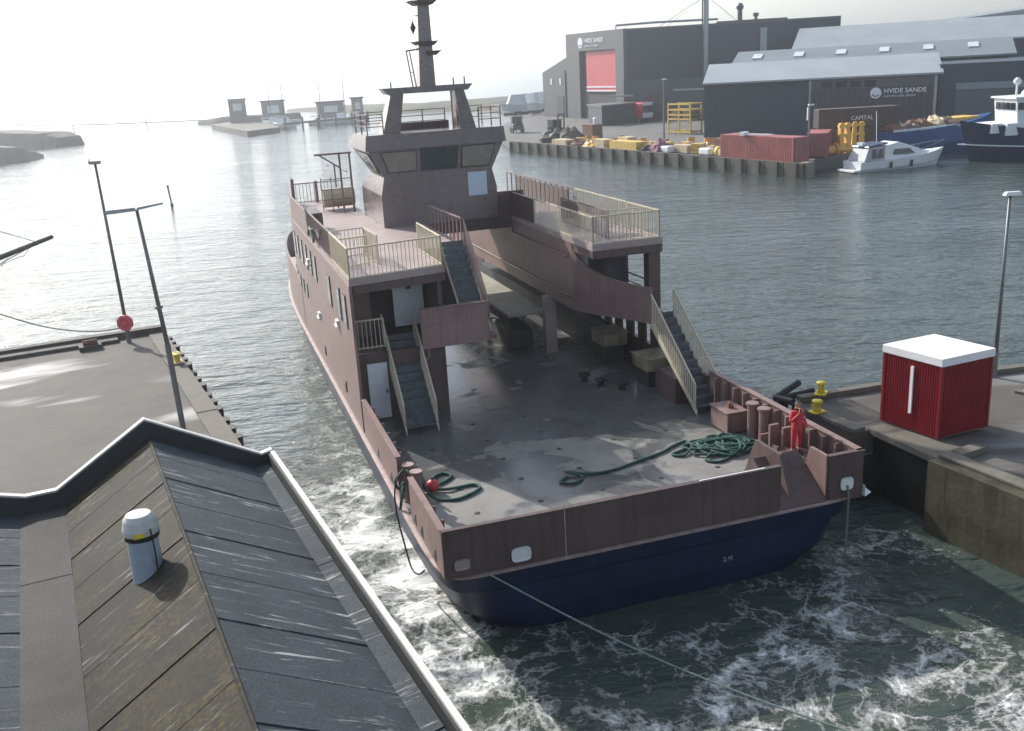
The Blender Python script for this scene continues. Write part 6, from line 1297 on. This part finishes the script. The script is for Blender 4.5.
# ------------------------------------------------------------------ distant jetty and marina in the glare
jt = thing('stone_jetty', 'grey jetty head with quay wall in the far left distance', 'jetty', (-2.5, -2, -.3))
MB().prism([(-62, 264), (-56, 276), (-70, 318), (-84, 330), (-86, 318)], -1, 1.6).build('wall', 'farwall', jt)
fw_ = thing('footbridge', 'long thin plank walkway on posts leading to the far jetty', 'walkway', (0, 0, 0))
b = MB(); a, c = Vector((-59, 284)), Vector((-38, 300)); MB().wall(tuple(a), tuple(c), 1.3, 1.9, 1.6).build('deck', 'timberdark', fw_)
for i in range(6):
    p = a + (c - a) * (i / 5); MB().tube([(p.x, p.y - .3, -1), (p.x, p.y - .3, 3.2)], .3, 8).build('post', 'timberdark', fw_)
def tower_hut(cx, cy, w_, d_, h_, z0, label, lean=.0, m='grey_clad'):
    o = thing('harbour_hut', label, 'hut', (cx, cy, z0), R(14))
    MB().hexa([(-w_ / 2, -d_ / 2, 0), (w_ / 2, -d_ / 2, 0), (w_ / 2, d_ / 2, 0), (-w_ / 2, d_ / 2, 0)], [(-w_ / 2 + lean, -d_ / 2, h_), (w_ / 2 + lean * .4, -d_ / 2, h_), (w_ / 2 + lean * .4, d_ / 2, h_), (-w_ / 2 + lean, d_ / 2, h_)]).build('walls', m, o)
    MB().box(-w_ / 2 - .4 + lean, w_ / 2 + .4 + lean * .4, -d_ / 2 - .4, d_ / 2 + .4, h_, h_ + .4).build('roof', 'navy', o)
    MB().box(-w_ / 2 * .5, w_ / 2 * .5, -d_ / 2 - .15, -d_ / 2 + .02, h_ * .55, h_ * .85).build('window', 'skylight', o)
tower_hut(-80.6, 319, 5.2, 5.0, 6.8, 1.3, 'grey square hut standing at the left end of the far jetty')
tower_hut(-70.3, 322, 7.0, 6.0, 7.6, -.6, 'wider grey square hut with dark roof right of the jetty head', m='greengrey')
tower_hut(-50.8, 312, 8.0, 5.0, 6.2, -.2, 'low grey hut at the marina with shallow roof', m='greengrey')
tower_hut(-42.0, 308, 3.2, 3.2, 7.0, -.2, 'small tower hut showing just left of the ferry mast', m='conc')
def sailboat(x, y, a_, h_, s_, label, sails=False):
    o = thing('sailing_boat', label, 'sailing boat', (x, y, 0), a_, 'sailing boats at the far marina')
    MB().loft([[(q[0] * s_, q[1] * s_, q[2]) for q in r_] for r_ in hull_rings(9, 2.9, 1.1, -.3, .4, 7)]).build('hull', 'gelcoat', o)
    MB().loft([[(-.9 * s_, 2 * s_, 1.1), (.9 * s_, 2 * s_, 1.1), (.7 * s_, 2.2 * s_, 2.0), (-.7 * s_, 2.2 * s_, 2.0)], [(-.8 * s_, 5.5 * s_, 1.2), (.8 * s_, 5.5 * s_, 1.2), (.4 * s_, 5 * s_, 1.7), (-.4 * s_, 5 * s_, 1.7)]]).build('cabin', 'gelcoat', o)
    MB().tube([(0, 4.5 * s_, 1), (0, 4.5 * s_, h_)], .13, 6, .08).build('mast', 'timberdark', o); MB().tube([(0, 4.4 * s_, 2.6), (0, .8 * s_, 2.5)], .16, 6).build('boom', 'bluewhite', o)
sailboat(-72.5, 308, R(-60), 15.5, 1.0, 'dark-masted sailing boat between the two jetty huts')
sailboat(-70.5, 314.0, R(-70), 19, 1.1, 'tall-masted sailing boat in front of the wider jetty hut')
sailboat(-56, 302, R(-80), 13, .9, 'sailing boat lying left of the low marina hut')
sailboat(-48.5, 300, R(-95), 14.5, .9, 'sailing boat lying right of the low marina hut')
def cabin_boat(x, y, a_, label):
    o = thing('cabin_boat', label, 'boat', (x, y, 0), a_, 'cabin boats at the far marina')
    MB().loft(hull_rings(8, 3.0, 1.3, -.3, .5, 7)).build('hull', 'gelcoat', o); MB().hexa([(-1.1, 2, 1.3), (1.1, 2, 1.3), (1.0, 5.5, 1.4), (-1.0, 5.5, 1.4)], [(-.9, 2.3, 3.2), (.9, 2.3, 3.2), (.8, 4.6, 3.2), (-.8, 4.6, 3.2)]).build('cabin', 'gelcoat', o); MB().box(-1.0, 1.0, 2.0, 5.0, 3.2, 3.35).build('roof', 'navyhull', o)
cabin_boat(-58, 290, R(60), 'white cabin boat moored at the left end of the walkway')
cabin_boat(-62.5, 303, R(80), 'white cabin boat between jetty head and wider hut')
cabin_boat(-43, 303, R(100), 'white cabin boat by the walkway near the ferry')
cabin_boat(-39, 306, R(85), 'white cabin boat under the small tower hut')
for i, (x, y) in enumerate(((-71, 306), (-50, 284), (-36, 270))):
    o = thing('mooring_post', ('dark mooring post in the water before the jetty head', 'dark mooring post in the water before the walkway', 'dark mooring post in the water close to the ferry roof')[i], 'post', (x, y, -1)); MB().tube([(0, 0, 0), (-.1, 0, 3.4)], .28, 8).build('post', 'timberdark', o); MB().lathe([(.3, 3.4), (.3, 3.6), (.1, 3.75)], (-.1, 0), 8).build('cap', 'black', o)

# ------------------------------------------------------------------ haze
hz = bpy.data.materials.new('pale_haze'); hz.use_nodes = True; n_ = hz.node_tree; n_.nodes.clear()
ho = n_.nodes.new('ShaderNodeOutputMaterial'); pv = n_.nodes.new('ShaderNodeVolumePrincipled')
pv.inputs['Color'].default_value = (0.93, 0.96, 1.0, 1); pv.inputs['Density'].default_value = 0.0006; pv.inputs['Anisotropy'].default_value = 0.7
n_.links.new(pv.outputs[0], ho.inputs['Volume'])
M['haze'] = hz
o = MB().box(-6100, 6100, -6100, 6100, -3, 40).build('haze', 'haze'); o['kind'] = 'stuff'
